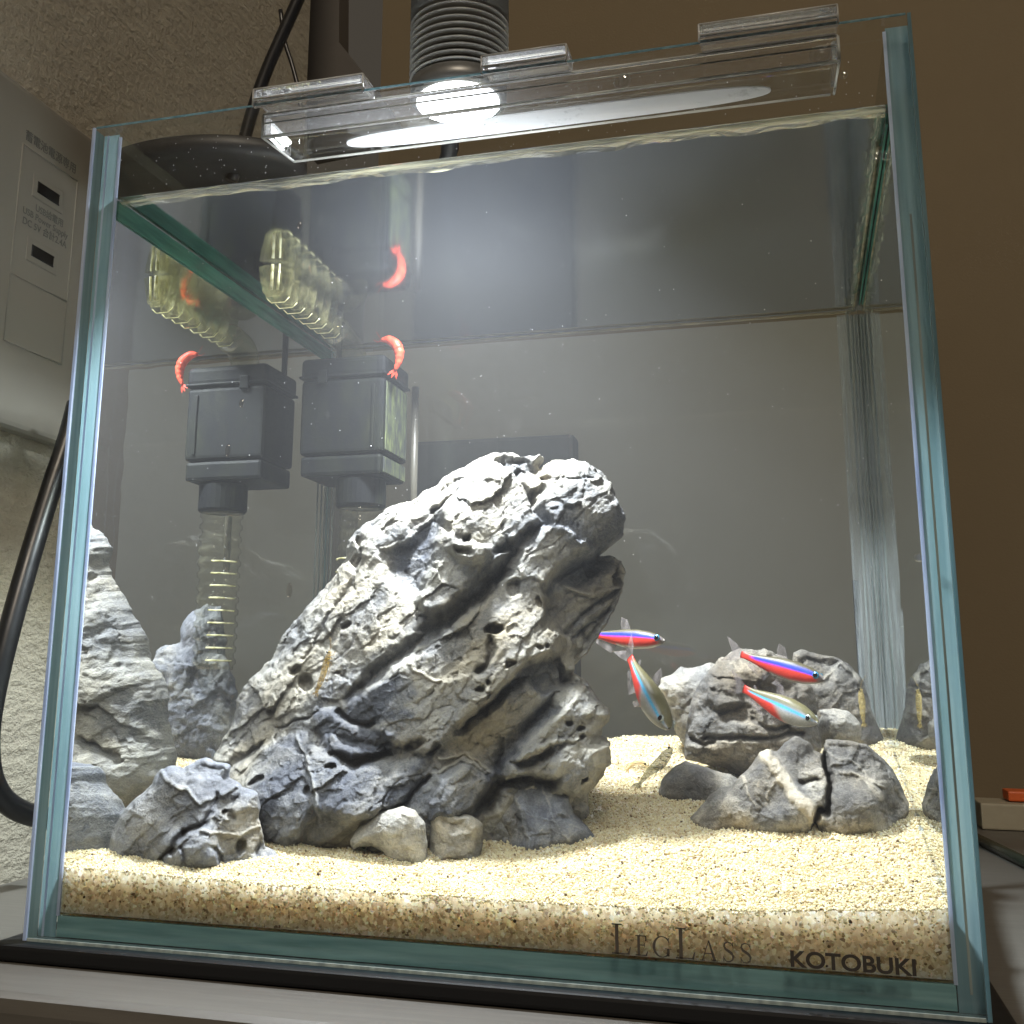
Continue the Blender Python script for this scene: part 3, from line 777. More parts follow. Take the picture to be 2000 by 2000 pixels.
rock('rock', 'tall leaning pale grey rock with deep diagonal cracks, largest in the tank', main_out, 0.081,
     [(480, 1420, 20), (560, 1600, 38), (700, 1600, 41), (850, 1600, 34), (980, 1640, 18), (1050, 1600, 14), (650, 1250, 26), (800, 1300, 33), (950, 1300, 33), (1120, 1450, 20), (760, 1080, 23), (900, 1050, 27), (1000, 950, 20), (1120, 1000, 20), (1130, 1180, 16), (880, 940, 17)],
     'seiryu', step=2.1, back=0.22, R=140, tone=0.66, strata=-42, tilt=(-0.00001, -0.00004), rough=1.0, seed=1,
     plates=[
         ([(859, 1012), (877, 1071), (874, 1097), (905, 1120), (937, 1116), (950, 1095), (994, 1075), (1029, 1043), (1057, 1038), (1024, 1010), (1024, 982), (1000, 943), (959, 912), (894, 964)], 5.5, 7),
         ([(863, 1051), (848, 1077), (827, 1160), (820, 1177), (829, 1208), (870, 1201), (907, 1169), (942, 1132), (985, 1097), (940, 1090), (890, 1080)], 7.5, 9),
         ([(851, 1014), (797, 1066), (755, 1088), (765, 1130), (812, 1168), (829, 1165), (848, 1077), (862, 1030)], -6, 22),
         ([(690, 1364), (730, 1313), (766, 1286), (799, 1257), (823, 1240), (860, 1213), (886, 1203), (930, 1172), (975, 1122), (990, 1128), (935, 1187), (908, 1205), (882, 1230), (853, 1254), (799, 1290), (721, 1350)], -4.6, 11),
         ([(721, 1350), (799, 1290), (853, 1254), (910, 1203), (985, 1132), (1010, 1090), (1057, 1040), (1100, 1060), (1160, 1090), (1080, 1140), (1060, 1180), (1050, 1230), (1120, 1250), (1117, 1299), (1075, 1283), (1022, 1292), (985, 1330), (885, 1420), (840, 1460), (780, 1440), (720, 1400)], 4.5, 10),
         ([(885, 1421), (935, 1380), (985, 1332), (1022, 1293), (1061, 1281), (1075, 1285), (1078, 1303), (1104, 1316), (1111, 1338), (1050, 1350), (1017, 1330), (985, 1350), (939, 1388), (904, 1418)], -5, 9),
         ([(1039, 1379), (1072, 1357), (1074, 1383), (1009, 1440), (970, 1499), (957, 1483), (974, 1449), (1017, 1410)], -3.2, 12),
         ([(993, 1481), (1030, 1470), (1050, 1454), (1068, 1446), (1071, 1460), (1050, 1479), (1010, 1487)], -5, 7),
         ([(974, 1508), (1039, 1503), (1078, 1513), (1076, 1526), (1050, 1530), (1035, 1521), (974, 1523)], -7, 7),
         ([(930, 1553), (965, 1508), (974, 1522), (958, 1570), (918, 1574)], -7, 9),
         ([(1009, 1440), (1072, 1387), (1110, 1340), (1170, 1370), (1190, 1405), (1170, 1430), (1188, 1445), (1185, 1480), (1145, 1555), (1080, 1530), (975, 1508)], 3.5, 14),
         ([(854, 1505), (904, 1475), (961, 1505), (922, 1566), (843, 1575)], 4.5, 12),
         ([(1062, 945), (1071, 907), (1140, 906), (1168, 928), (1192, 960), (1208, 990), (1217, 1022), (1214, 1050), (1182, 1078), (1164, 1087), (1110, 1085), (1070, 1048), (1045, 1010), (1040, 980)], 5, 10),
         ([(968, 910), (1003, 894), (1029, 912), (1040, 934), (1005, 942), (988, 927)], -6, 8),
         ([(1024, 1000), (1030, 975), (1054, 961), (1054, 985), (1036, 999)], -6, 6),
         ([(1150, 1090), (1192, 1088), (1215, 1098), (1222, 1120), (1213, 1153), (1208, 1176), (1192, 1208), (1168, 1246), (1145, 1278), (1117, 1299), (1078, 1284), (1090, 1240), (1050, 1190), (1062, 1140), (1085, 1115)], -5, 12),
         ([(663, 1457), (692, 1464), (730, 1464), (762, 1455), (770, 1463), (735, 1474), (709, 1480), (688, 1476)], -8, 7),
         ([(633, 1384), (672, 1377), (692, 1404), (724, 1415), (780, 1425), (770, 1450), (735, 1460), (700, 1462), (660, 1452), (628, 1410)], 2.0, 8),
         ([(672, 1425), (715, 1436), (768, 1440), (760, 1452), (715, 1449), (680, 1440)], -2.5, 7),
         ([(529, 1452), (610, 1425), (660, 1460), (720, 1484), (790, 1475), (830, 1470), (800, 1540), (700, 1590), (640, 1640), (540, 1660), (505, 1590), (500, 1540), (515, 1500)], 3.0, 14),
         ([(640, 1560), (720, 1575), (780, 1560), (720, 1640), (620, 1660), (600, 1620)], -6, 16),
     ],
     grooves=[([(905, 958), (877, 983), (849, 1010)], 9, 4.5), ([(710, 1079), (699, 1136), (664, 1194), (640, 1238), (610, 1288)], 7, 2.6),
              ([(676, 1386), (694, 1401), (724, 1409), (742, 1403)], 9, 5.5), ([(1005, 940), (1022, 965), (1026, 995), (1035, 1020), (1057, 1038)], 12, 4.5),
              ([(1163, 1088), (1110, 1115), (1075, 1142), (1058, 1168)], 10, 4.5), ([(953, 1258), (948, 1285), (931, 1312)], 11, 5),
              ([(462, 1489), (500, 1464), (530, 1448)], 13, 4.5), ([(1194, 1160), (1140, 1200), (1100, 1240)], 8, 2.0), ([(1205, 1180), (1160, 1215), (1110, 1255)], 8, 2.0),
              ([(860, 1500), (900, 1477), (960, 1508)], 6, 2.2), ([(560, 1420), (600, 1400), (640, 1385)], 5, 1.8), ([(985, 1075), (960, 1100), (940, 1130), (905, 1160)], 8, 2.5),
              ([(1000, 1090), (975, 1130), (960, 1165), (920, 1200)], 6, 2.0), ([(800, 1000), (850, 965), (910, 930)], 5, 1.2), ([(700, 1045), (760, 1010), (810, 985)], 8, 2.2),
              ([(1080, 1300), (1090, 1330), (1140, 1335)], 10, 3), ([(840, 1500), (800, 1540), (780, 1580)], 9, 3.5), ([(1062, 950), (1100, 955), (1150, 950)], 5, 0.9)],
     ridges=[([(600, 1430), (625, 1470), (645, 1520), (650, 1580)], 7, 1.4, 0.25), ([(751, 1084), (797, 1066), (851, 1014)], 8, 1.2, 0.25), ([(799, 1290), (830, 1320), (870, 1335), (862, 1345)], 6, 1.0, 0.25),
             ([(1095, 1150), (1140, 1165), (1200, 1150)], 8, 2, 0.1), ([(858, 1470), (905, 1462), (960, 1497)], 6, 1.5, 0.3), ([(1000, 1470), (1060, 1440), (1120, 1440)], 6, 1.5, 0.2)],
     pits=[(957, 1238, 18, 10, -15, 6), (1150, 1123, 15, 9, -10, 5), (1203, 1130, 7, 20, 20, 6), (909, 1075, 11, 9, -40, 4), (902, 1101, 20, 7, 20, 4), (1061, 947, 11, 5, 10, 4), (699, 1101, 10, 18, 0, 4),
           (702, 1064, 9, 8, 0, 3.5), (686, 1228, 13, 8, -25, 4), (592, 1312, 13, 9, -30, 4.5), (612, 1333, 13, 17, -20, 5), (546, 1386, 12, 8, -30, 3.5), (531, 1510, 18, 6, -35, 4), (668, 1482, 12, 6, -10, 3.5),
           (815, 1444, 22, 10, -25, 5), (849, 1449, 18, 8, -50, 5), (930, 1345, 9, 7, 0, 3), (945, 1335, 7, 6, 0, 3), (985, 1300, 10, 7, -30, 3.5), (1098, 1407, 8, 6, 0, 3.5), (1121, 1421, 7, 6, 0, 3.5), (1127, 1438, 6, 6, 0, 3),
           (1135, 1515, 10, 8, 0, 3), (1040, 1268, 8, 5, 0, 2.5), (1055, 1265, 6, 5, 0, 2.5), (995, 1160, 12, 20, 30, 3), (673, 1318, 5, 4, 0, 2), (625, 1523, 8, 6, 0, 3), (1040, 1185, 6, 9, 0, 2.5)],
     dark=[([(692, 1364), (735, 1347), (790, 1312), (811, 1332), (818, 1353), (794, 1373), (811, 1390), (768, 1397), (731, 1408), (692, 1393)], -0.55, 8),  # slate patches; in the cracks, hollow and notch, shade painted into the tone
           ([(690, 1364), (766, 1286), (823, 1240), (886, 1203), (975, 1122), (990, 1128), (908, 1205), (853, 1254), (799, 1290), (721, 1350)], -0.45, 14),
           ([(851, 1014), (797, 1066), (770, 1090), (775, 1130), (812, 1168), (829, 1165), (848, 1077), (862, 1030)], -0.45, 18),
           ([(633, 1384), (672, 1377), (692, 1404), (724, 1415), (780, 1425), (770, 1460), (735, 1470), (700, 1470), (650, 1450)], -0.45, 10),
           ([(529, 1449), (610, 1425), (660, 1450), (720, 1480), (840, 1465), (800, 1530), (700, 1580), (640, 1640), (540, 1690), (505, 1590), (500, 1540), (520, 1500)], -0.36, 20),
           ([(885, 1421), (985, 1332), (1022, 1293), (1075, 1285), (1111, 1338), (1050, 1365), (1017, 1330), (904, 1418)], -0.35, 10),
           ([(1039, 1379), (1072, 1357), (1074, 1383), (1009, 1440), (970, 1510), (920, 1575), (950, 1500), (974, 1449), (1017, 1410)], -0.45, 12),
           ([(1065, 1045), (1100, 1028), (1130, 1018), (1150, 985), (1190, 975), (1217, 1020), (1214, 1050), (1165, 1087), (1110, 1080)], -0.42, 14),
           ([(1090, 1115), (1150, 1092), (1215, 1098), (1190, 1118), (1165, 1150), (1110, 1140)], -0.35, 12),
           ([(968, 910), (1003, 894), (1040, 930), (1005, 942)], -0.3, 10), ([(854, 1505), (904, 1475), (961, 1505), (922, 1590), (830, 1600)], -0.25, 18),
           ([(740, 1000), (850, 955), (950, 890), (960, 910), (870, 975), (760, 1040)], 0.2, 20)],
     warm=[([(880, 1180), (1060, 1180), (1140, 1270), (1000, 1310), (900, 1400), (860, 1330)], 0.45, 40), ([(890, 1400), (985, 1350), (1010, 1390), (950, 1470), (880, 1470)], 0.5, 25), ([(640, 1140), (780, 1140), (820, 1200), (760, 1290), (660, 1260)], 0.3, 30), ([(620, 1580), (760, 1580), (700, 1690), (600, 1690)], 0.5, 25), ([(470, 1480), (540, 1440), (560, 1400), (480, 1440)], 0.4, 20)])

rock('rock', 'blue-grey rock with pale ridges at the front left corner of the sand', [(204, 1658), (212, 1633), (234, 1591), (259, 1564), (296, 1529), (314, 1502), (338, 1497), (358, 1502), (386, 1482), (403, 1479), (448, 1492), (450, 1517), (473, 1534), (502, 1549), (507, 1579), (502, 1599), (512, 1618), (517, 1653), (537, 1661), (550, 1683), (545, 1705), (532, 1735), (448, 1735), (348, 1735), (299, 1730), (249, 1712), (206, 1690)], 0.034,
     [(250, 1640, 17), (350, 1560, 16), (420, 1500, 8), (370, 1660, 24), (480, 1620, 16), (520, 1690, 12)], 'seiryu_blue', step=2.4, back=0.8, R=75, tone=0.5, strata=-38, seed=11, rough=0.62,
     grooves=[([(299, 1700), (319, 1673), (338, 1648), (361, 1618), (398, 1604), (425, 1552)], 9, 3.5), ([(418, 1648), (430, 1672), (446, 1702)], 8, 3), ([(358, 1645), (362, 1700)], 5, 1.6), ([(490, 1690), (500, 1660), (508, 1640)], 8, 2)],
     ridges=[([(313, 1502), (323, 1521), (363, 1544), (388, 1566), (432, 1550), (460, 1536)], 7, 1.6, 0.25), ([(395, 1615), (440, 1625), (480, 1622), (505, 1612)], 6, 1.3, 0.3), ([(259, 1690), (330, 1600), (380, 1560)], 4, 0.6, 0.2)],
     pits=[(468, 1648, 12, 18, 10, 4), (445, 1588, 14, 6, 30, 2.5), (360, 1622, 6, 5, 0, 2), (340, 1655, 6, 10, 30, 3)],
     plates=[([(420, 1555), (500, 1550), (505, 1600), (515, 1655), (470, 1690), (440, 1680), (415, 1620)], -2.5, 12), ([(390, 1482), (448, 1492), (450, 1517), (400, 1522), (360, 1512)], -2, 10)],
     warm=[([(430, 1560), (500, 1555), (510, 1640), (440, 1670), (410, 1620)], 0.5, 15)], dark=[([(430, 1560), (500, 1555), (505, 1620), (440, 1630)], 0.2, 15)])

rock('rock', 'small rounded pale grey stone with a hollow underside before the tall rock', [(684, 1642), (698, 1619), (735, 1586), (787, 1573), (810, 1581), (830, 1608), (836, 1651), (833, 1700), (770, 1704), (749, 1664), (726, 1653), (700, 1655), (690, 1662)], 0.037, 7, 'seiryu_pale', step=2.2, back=0.9, R=48, tone=0.62, seed=21, rough=0.35, jit=1.3)
rock('rock', 'small pitted cream stone beside the rounded pale stone', [(838, 1590), (846, 1580), (884, 1581), (922, 1591), (943, 1609), (944, 1632), (937, 1695), (894, 1700), (842, 1700), (838, 1642)], 0.042, 7, 'seiryu_pale', step=2.2, back=0.9, R=42, tone=0.66, seed=23, rough=0.55, jit=1.3,
     plates=[([(866, 1600), (904, 1604), (912, 1618), (880, 1622)], -2.2, 9)], warm=[([(840, 1600), (930, 1600), (930, 1690), (840, 1690)], 0.35, 20)], dark=[([(862, 1625), (910, 1622), (915, 1680), (862, 1685)], -0.2, 15)])
rock('rock', 'dark grey triangular slab leaning at the foot of the tall rock', [(939, 1588), (956, 1566), (989, 1542), (1009, 1529), (1039, 1525), (1074, 1536), (1111, 1557), (1120, 1588), (1148, 1614), (1174, 1646), (1170, 1680), (1061, 1685), (1000, 1700), (941, 1698)], 0.060,
     [(960, 1640, 7), (1010, 1600, 13), (1060, 1560, 7), (1110, 1620, 10), (1150, 1650, 6), (1020, 1660, 15)], 'seiryu_blue', step=2.4, back=0.8, R=55, tone=0.40, seed=31, rough=0.42, jit=1.2,
     plates=[([(940, 1590), (956, 1566), (1000, 1540), (1010, 1575), (1022, 1600), (1034, 1700), (940, 1700)], -3.0, 14)], ridges=[([(1002, 1540), (1012, 1575), (1022, 1603), (1034, 1650)], 7, 0.8, 0.18), ([(1060, 1535), (1075, 1580), (1110, 1640)], 4, 0.4, 0.25), ([(1040, 1590), (1100, 1600), (1150, 1625)], 3, 0.3, 0.2)],
     warm=[([(956, 1575), (1000, 1560), (1020, 1620), (990, 1690), (945, 1690)], 0.55, 20)])

# stones on the right
rock('rock', 'knobbly pale grey stone tucked behind the brown-grey boulder', [(1289, 1354), (1291, 1324), (1309, 1317), (1329, 1304), (1354, 1302), (1388, 1294), (1420, 1302), (1430, 1400), (1400, 1470), (1345, 1470), (1331, 1451), (1319, 1428), (1314, 1399), (1304, 1384)], 0.158, 13, 'seiryu_pale', step=2.4, back=0.8, R=50, tone=0.42, seed=41, rough=0.7)
rock('rock', 'veined grey stone with a pale ridge near the back right corner', [(1550, 1274), (1561, 1266), (1596, 1278), (1635, 1286), (1658, 1297), (1682, 1321), (1693, 1348), (1701, 1379), (1713, 1414), (1728, 1449), (1722, 1470), (1686, 1475), (1560, 1475), (1545, 1400), (1540, 1330)], 0.168, 11, 'seiryu_brown', step=2.4, back=0.7, R=60, tone=0.48, seed=43, rough=0.6,
     plates=[([(1550, 1274), (1600, 1280), (1635, 1300), (1625, 1330), (1590, 1340), (1550, 1330)], -4, 10)], ridges=[([(1600, 1335), (1640, 1300), (1665, 1310), (1690, 1350)], 7, 1.5, 0.25), ([(1620, 1385), (1650, 1350), (1690, 1340)], 4, 0.6, 0.3)])
rock('rock', 'brown-grey boulder with horizontal fissures behind the white-veined rock', [(1335, 1463), (1336, 1436), (1341, 1404), (1349, 1374), (1364, 1334), (1396, 1299), (1403, 1287), (1421, 1282), (1428, 1270), (1446, 1267), (1508, 1270), (1538, 1284), (1552, 1325), (1582, 1339), (1592, 1359), (1590, 1384), (1597, 1424), (1607, 1463), (1590, 1520), (1446, 1525), (1421, 1503), (1371, 1493), (1339, 1483)], 0.128,
     [(1360, 1430, 12), (1450, 1330, 14), (1470, 1430, 20), (1560, 1400, 14)], 'seiryu_brown', step=2.4, back=0.7, R=80, tone=0.44, seed=45, rough=0.9, strata=4,
     grooves=[([(1380, 1440), (1440, 1436), (1490, 1442), (1560, 1430)], 8, 3.5), ([(1345, 1432), (1380, 1452), (1400, 1446)], 6, 2.5), ([(1470, 1405), (1500, 1425), (1540, 1420)], 8, 3)],
     plates=[([(1385, 1335), (1440, 1330), (1450, 1370), (1400, 1385), (1375, 1365)], 3, 8), ([(1400, 1385), (1470, 1380), (1480, 1405), (1410, 1410)], -2.5, 8)],
     warm=[([(1390, 1300), (1540, 1300), (1540, 1350), (1400, 1350)], 0.5, 20), ([(1400, 1380), (1480, 1380), (1480, 1410), (1400, 1410)], 0.5, 10), ([(1380, 1445), (1520, 1445), (1520, 1500), (1400, 1490)], 0.35, 15)])
rock('rock', 'low dark flat stone wedged under the brown-grey boulder', [(1287, 1545), (1294, 1523), (1314, 1498), (1341, 1486), (1384, 1498), (1438, 1518), (1480, 1530), (1480, 1590), (1353, 1592), (1290, 1580)], 0.108, 12, 'seiryu_brown', step=2.4, back=0.8, R=45, tone=0.30, seed=47, rough=0.45)
rock('rock', 'little whitish lumpy stone above the white-veined rock', [(1596, 1414), (1604, 1398), (1600, 1388), (1627, 1383), (1655, 1387), (1682, 1414), (1684, 1437), (1672, 1462), (1616, 1470), (1596, 1440)], 0.140, 8, 'seiryu_pale', step=2.2, back=0.9, R=32, tone=0.62, seed=49, rough=0.6, jit=1.4)
rock('rock', 'dark rock crossed by a thick white vein and split by a crack', [(1347, 1595), (1361, 1579), (1388, 1549), (1406, 1538), (1431, 1533), (1447, 1514), (1466, 1495), (1482, 1468), (1495, 1464), (1517, 1468), (1530, 1450), (1555, 1440), (1581, 1450), (1592, 1466), (1606, 1470), (1612, 1446), (1622, 1444), (1657, 1447), (1692, 1452), (1716, 1471), (1743, 1501), (1762, 1533), (1775, 1568), (1774, 1592), (1759, 1625), (1738, 1660), (1625, 1672), (1549, 1655), (1441, 1655), (1388, 1668), (1352, 1660)], 0.078,
     [(1380, 1600, 9), (1480, 1540, 12), (1550, 1480, 8), (1560, 1600, 18), (1680, 1480, 9), (1680, 1580, 20), (1750, 1580, 10)], 'seiryu_brown', step=2.3, back=0.9, R=70, tone=0.32, seed=51, rough=0.5,
     grooves=[([(1608, 1468), (1614, 1501), (1622, 1528), (1617, 1555), (1614, 1582), (1598, 1580), (1594, 1598), (1589, 1630)], 9, 10), ([(1565, 1530), (1592, 1524)], 8, 3)],
     ridges=[([(1490, 1470), (1520, 1500), (1548, 1545), (1575, 1572), (1594, 1596)], 24, 2.2, 0.85), ([(1480, 1575), (1462, 1540), (1452, 1515)], 5, 0.5, 0.35), ([(1500, 1560), (1512, 1525)], 4, 0.4, 0.35), ([(1640, 1505), (1690, 1520), (1715, 1560)], 8, 1.0, 0.35), ([(1620, 1470), (1670, 1490), (1720, 1540)], 7, 0.8, 0.25)],
     plates=[([(1612, 1445), (1692, 1452), (1716, 1471), (1743, 1501), (1775, 1568), (1740, 1600), (1715, 1560), (1670, 1500), (1618, 1470)], -2.0, 10)],
     dark=[([(1347, 1595), (1400, 1545), (1450, 1560), (1480, 1590), (1590, 1600), (1590, 1655), (1350, 1660)], 0.30, 16), ([(1600, 1590), (1690, 1605), (1735, 1565), (1775, 1590), (1740, 1660), (1600, 1660)], 0.34, 16)],
     warm=[([(1347, 1595), (1400, 1575), (1470, 1600), (1470, 1650), (1350, 1660)], 0.5, 20), ([(1480, 1470), (1600, 1590), (1580, 1600), (1470, 1480)], 0.3, 10)])
# the stone hidden behind the tall rock, seen mirrored in the left pane
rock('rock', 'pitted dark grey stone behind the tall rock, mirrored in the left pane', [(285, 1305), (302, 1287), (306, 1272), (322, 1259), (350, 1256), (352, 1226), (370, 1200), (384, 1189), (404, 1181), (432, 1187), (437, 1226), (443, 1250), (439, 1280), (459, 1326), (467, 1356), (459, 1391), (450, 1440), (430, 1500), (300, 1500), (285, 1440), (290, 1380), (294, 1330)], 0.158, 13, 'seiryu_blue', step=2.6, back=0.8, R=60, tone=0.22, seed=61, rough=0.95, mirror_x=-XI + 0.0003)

# ---------------------------------------------------------------- filter, spout, shrimp on it
def filter_mat():
    m, nt, out = new_mat('black_filter_plastic'); b = N(nt, 'ShaderNodeBsdfPrincipled'); v = coords(nt, (1, 1, 0.3))
    n = noise(nt, v, 120, 5, 0.65); n2 = noise(nt, coords(nt), 900, 3, 0.7)
    r = ramp(nt, [(0.42, (0.003, 0.0035, 0.0042)), (0.60, (0.007, 0.008, 0.005)), (0.78, (0.022, 0.024, 0.012))]); L(nt, n.outputs[0], r.inputs[0])
    L(nt, r.outputs[0], b.inputs['Base Color']); b.inputs['Specular IOR Level'].default_value = 0.12
    L(nt, math_n(nt, 'ADD', math_n(nt, 'MULTIPLY', n2.outputs[0], 0.5), 0.35), b.inputs['Roughness'])
    bp = N(nt, 'ShaderNodeBump'); bp.inputs['Strength'].default_value = 0.25; bp.inputs['Distance'].default_value = 0.0003; L(nt, n2.outputs[0], bp.inputs['Height']); L(nt, bp.outputs[0], b.inputs['Normal'])
    L(nt, b.outputs[0], out.inputs[0]); return m


M['filter'] = filter_mat()


def algae_mat():
    m, nt, out = new_mat('black_plastic_with_algae'); b = N(nt, 'ShaderNodeBsdfPrincipled')
    n = noise(nt, coords(nt, (1, 1, 0.35)), 260, 5, 0.7); r = ramp(nt, [(0.42, (0.012, 0.014, 0.013)), (0.56, (0.045, 0.055, 0.02)), (0.74, (0.13, 0.15, 0.05))]); L(nt, n.outputs[0], r.inputs[0])
    L(nt, r.outputs[0], b.inputs['Base Color']); b.inputs['Roughness'].default_value = 0.7; L(nt, b.outputs[0], out.inputs[0]); return m


M['algae'] = algae_mat()
def acrylic_mat():
    m, nt, out = new_mat('clear_acrylic'); g_ = N(nt, 'ShaderNodeBsdfGlass'); g_.inputs['IOR'].default_value = 1.49; g_.inputs['Roughness'].default_value = 0.01
    n = noise(nt, coords(nt), 700, 3, 0.8); r = ramp(nt, [(0.60, (0, 0, 0)), (0.72, (1, 1, 1))]); L(nt, n.outputs[0], r.inputs[0])
    d = N(nt, 'ShaderNodeBsdfTranslucent'); d.inputs[0].default_value = (0.9, 0.9, 0.92, 1); mx = N(nt, 'ShaderNodeMixShader')
    L(nt, math_n(nt, 'ADD', math_n(nt, 'MULTIPLY', r.outputs[0], 0.30), 0.045), mx.inputs[0]); L(nt, g_.outputs[0], mx.inputs[1]); L(nt, d.outputs[0], mx.inputs[2])
    L(nt, mx.outputs[0], out.inputs[0]); return m


M['acrylic'] = acrylic_mat()
M['acrylic_thin'] = clear('clear_acrylic_sheet', (0.97, 0.975, 0.97), f0=0.06, film=0.10, film_thr=0.55)
M['acrylic_edge_glint'] = glass_edge('acrylic_edge_glint', (0.60, 0.60, 0.58), (0.85, 0.85, 0.83), trans=0.55, vec=(1, 1, 1), sc_=60)
M['spout'] = clear('yellow_glint_plastic', (0.93, 0.93, 0.84), f0=0.12, film=0.28, film_col=(0.80, 0.76, 0.42), film_thr=0.50, gain=1.3)  # yellow tint and film paint the plastic's yellowish glints
M['spout_edge'] = glass_edge('yellow_plastic_glint', (0.42, 0.40, 0.20), (0.85, 0.82, 0.58), trans=0.5, vec=(1, 1, 1), sc_=400)
M['frost'] = clear('frosted_acrylic', (0.5, 0.5, 0.5), f0=0.05, film=0.75, film_col=(0.9, 0.9, 0.92), film_thr=0.15)

M['tube_clear'] = clear('clear_intake_tube', (0.95, 0.95, 0.90), f0=0.06, film=0.10, film_col=(0.6, 0.58, 0.4), film_thr=0.5)
fx0, fx1, fy0, fy1, fz0, fz1 = -0.1105, -0.0730, 0.137, 0.168, 0.1555, 0.2065
fl = empty('internal_filter', (-0.09, 0.15, fz0)); tag(fl, 'black box-shaped internal filter in the back left corner', 'filter')
fp = [box('filter_body', fx0, fx1, fy0, fy1, fz0 + 0.009, fz1 - 0.0095, M['filter'], bevel=0.002, seg=3),
      box('filter_cap', fx0 - 0.0004, fx1 + 0.0004, fy0 - 0.0004, fy1 + 0.0004, fz1 - 0.009, fz1, M['filter'], bevel=0.0025, seg=3),
      box('intake_collar', fx0 + 0.0006, fx1 - 0.0006, fy0 + 0.0006, fy1 - 0.0006, fz0, fz0 + 0.0085, M['filter'], bevel=0.0015),
      box('algae_film', fx1 - 0.0004, fx1 + 0.0004, fy0 + 0.003, fy1 - 0.002, fz0 + 0.0105, fz1 - 0.011, M['algae'], bevel=0.0002),
      box('algae_film', fx1 - 0.0008, fx1 + 0.0001, fy0 + 0.003, fy1 - 0.002, fz0 + 0.001, fz0 + 0.0075, M['algae'], bevel=0.0002),
      lathe('neck', [(0.0098, 0), (0.0106, 0.001), (0.0106, 0.0115), (0.0098, 0.012)], M['filter'], loc=(-0.0865, 0.149, fz0 - 0.0125), seg=32, smooth=False)]
prof = []
for k in range(26):
    z = -k * 0.0026; r = 0.0092 if k % 2 == 0 else 0.0082; prof += [(r, z), (r, z - 0.0016)]
fp.append(lathe('ribbed_intake_tube', prof, M['spout'], loc=(-0.0865, 0.149, fz0 - 0.013), seg=28))
fp[-1].data.materials[0] = M['tube_clear']
for k in range(8, 26, 2):
    fp.append(tube('intake_glint', [(-0.0865 + 0.0094 * math.cos(a_), 0.149 + 0.0094 * math.sin(a_), fz0 - 0.0135 - k * 0.0026) for a_ in np.linspace(3.3, 4.6, 8)], 0.00035, M['spout_edge'], seg=5))  # short pale arcs painting the glints on the intake tube
fp.append(tube('suction_rod', [(-0.0735, 0.1795, 0.12), (-0.0735, 0.1795, fz1 - 0.004)], 0.0017, plain('pale_tube', (0.085, 0.078, 0.06), 0.4)))
for xx in (fx1 - 0.0045,):
    fp.append(box('grip_rib', xx - 0.0007, xx + 0.0007, fy0 - 0.0006, fy0 + 0.0005, fz0 + 0.0115, fz1 - 0.013, M['filter'], bevel=0.0003))
for xx in (fx0 + 0.010,):
    fp.append(box('cap_clip', xx - 0.0022, xx + 0.0022, fy0 - 0.0013, fy0 + 0.0002, fz1 - 0.0115, fz1 - 0.0055, M['filter'], bevel=0.0005))
fp.append(box('cap_lip', fx0 - 0.0008, fx1 + 0.0008, fy0 - 0.0009, fy1 + 0.0008, fz1 - 0.0088, fz1 - 0.0078, M['filter'], bevel=0.0003))
fp.append(box('power_lead', fx0 + 0.004, fx0 + 0.0062, fy1 - 0.004, fy1 - 0.0018, fz1 - 0.0002, ZW + 0.004, M['filter'], bevel=0.0005))
adopt(fl, *fp)

# the flow spout: a row of flared clear vanes running forward just under the surface
sp = empty('flow_spout', (-0.0905, 0.10, 0.215)); tag(sp, 'clear yellowish ribbed flow spout lying just under the water surface', 'spout')
spx = -0.0943; zt = ZW - 0.0012


def vane(yc, w0, w1, hh, t):
    """one flared vane: eight-sided trapezoid ring section"""
    def sec(s, y):
        wt, wb = w0 * s, w1 * s; h_ = hh * s
        return [(spx - wt, y, zt), (spx - wt * 0.93, y, zt - h_ * 0.35), (spx - wb, y, zt - h_ * 0.86), (spx - wb * 0.6, y, zt - h_), (spx + wb * 0.6, y, zt - h_), (spx + wb, y, zt - h_ * 0.86), (spx + wt * 0.93, y, zt - h_ * 0.35), (spx + wt, y, zt)]
    v = sec(0.55, yc + t) + sec(1.0, yc + 0.0005) + sec(1.0, yc - 0.0005) + sec(0.55, yc - t * 0.6); f = []
    for r in range(3):
        for k in range(8): a, b = r * 8 + k, r * 8 + (k + 1) % 8; f.append((a, b, b + 8, a + 8))
    f += [tuple(range(8)), tuple(reversed(range(24, 32)))]
    return v, f


ys0, n_v = 0.0775, 8
sp_parts = []
for k in range(n_v):
    yc = ys0 + k * 0.0072; s_ = 1.0 - 0.012 * k
    v, f = vane(yc, 0.0066 * s_, 0.0046 * s_, 0.0130 * s_, 0.0034); o = link_mesh('vane', v, f, M['spout']); sp_parts.append(o)
    e = [v[8 + i] for i in (0, 1, 2, 3, 4, 5, 6, 7)]
    sp_parts.append(tube('vane_rim', e[2:6], 0.0002, M['spout_edge'], seg=5))
v, f = vane(ys0 - 0.004, 0.0060, 0.0040, 0.0120, 0.0022); sp_parts.append(link_mesh('nozzle', v, f, M['spout']))
sp_parts.append(tube('nozzle_bar', [(spx, ys0 - 0.0055, zt), (spx, ys0 - 0.0055, zt - 0.010)], 0.0007, M['spout_edge'], seg=6))
sp_parts.append(tube('nozzle_bar', [(spx + 0.0028, ys0 - 0.0052, zt), (spx + 0.0024, ys0 - 0.0052, zt - 0.010)], 0.0005, M['spout_edge'], seg=6))
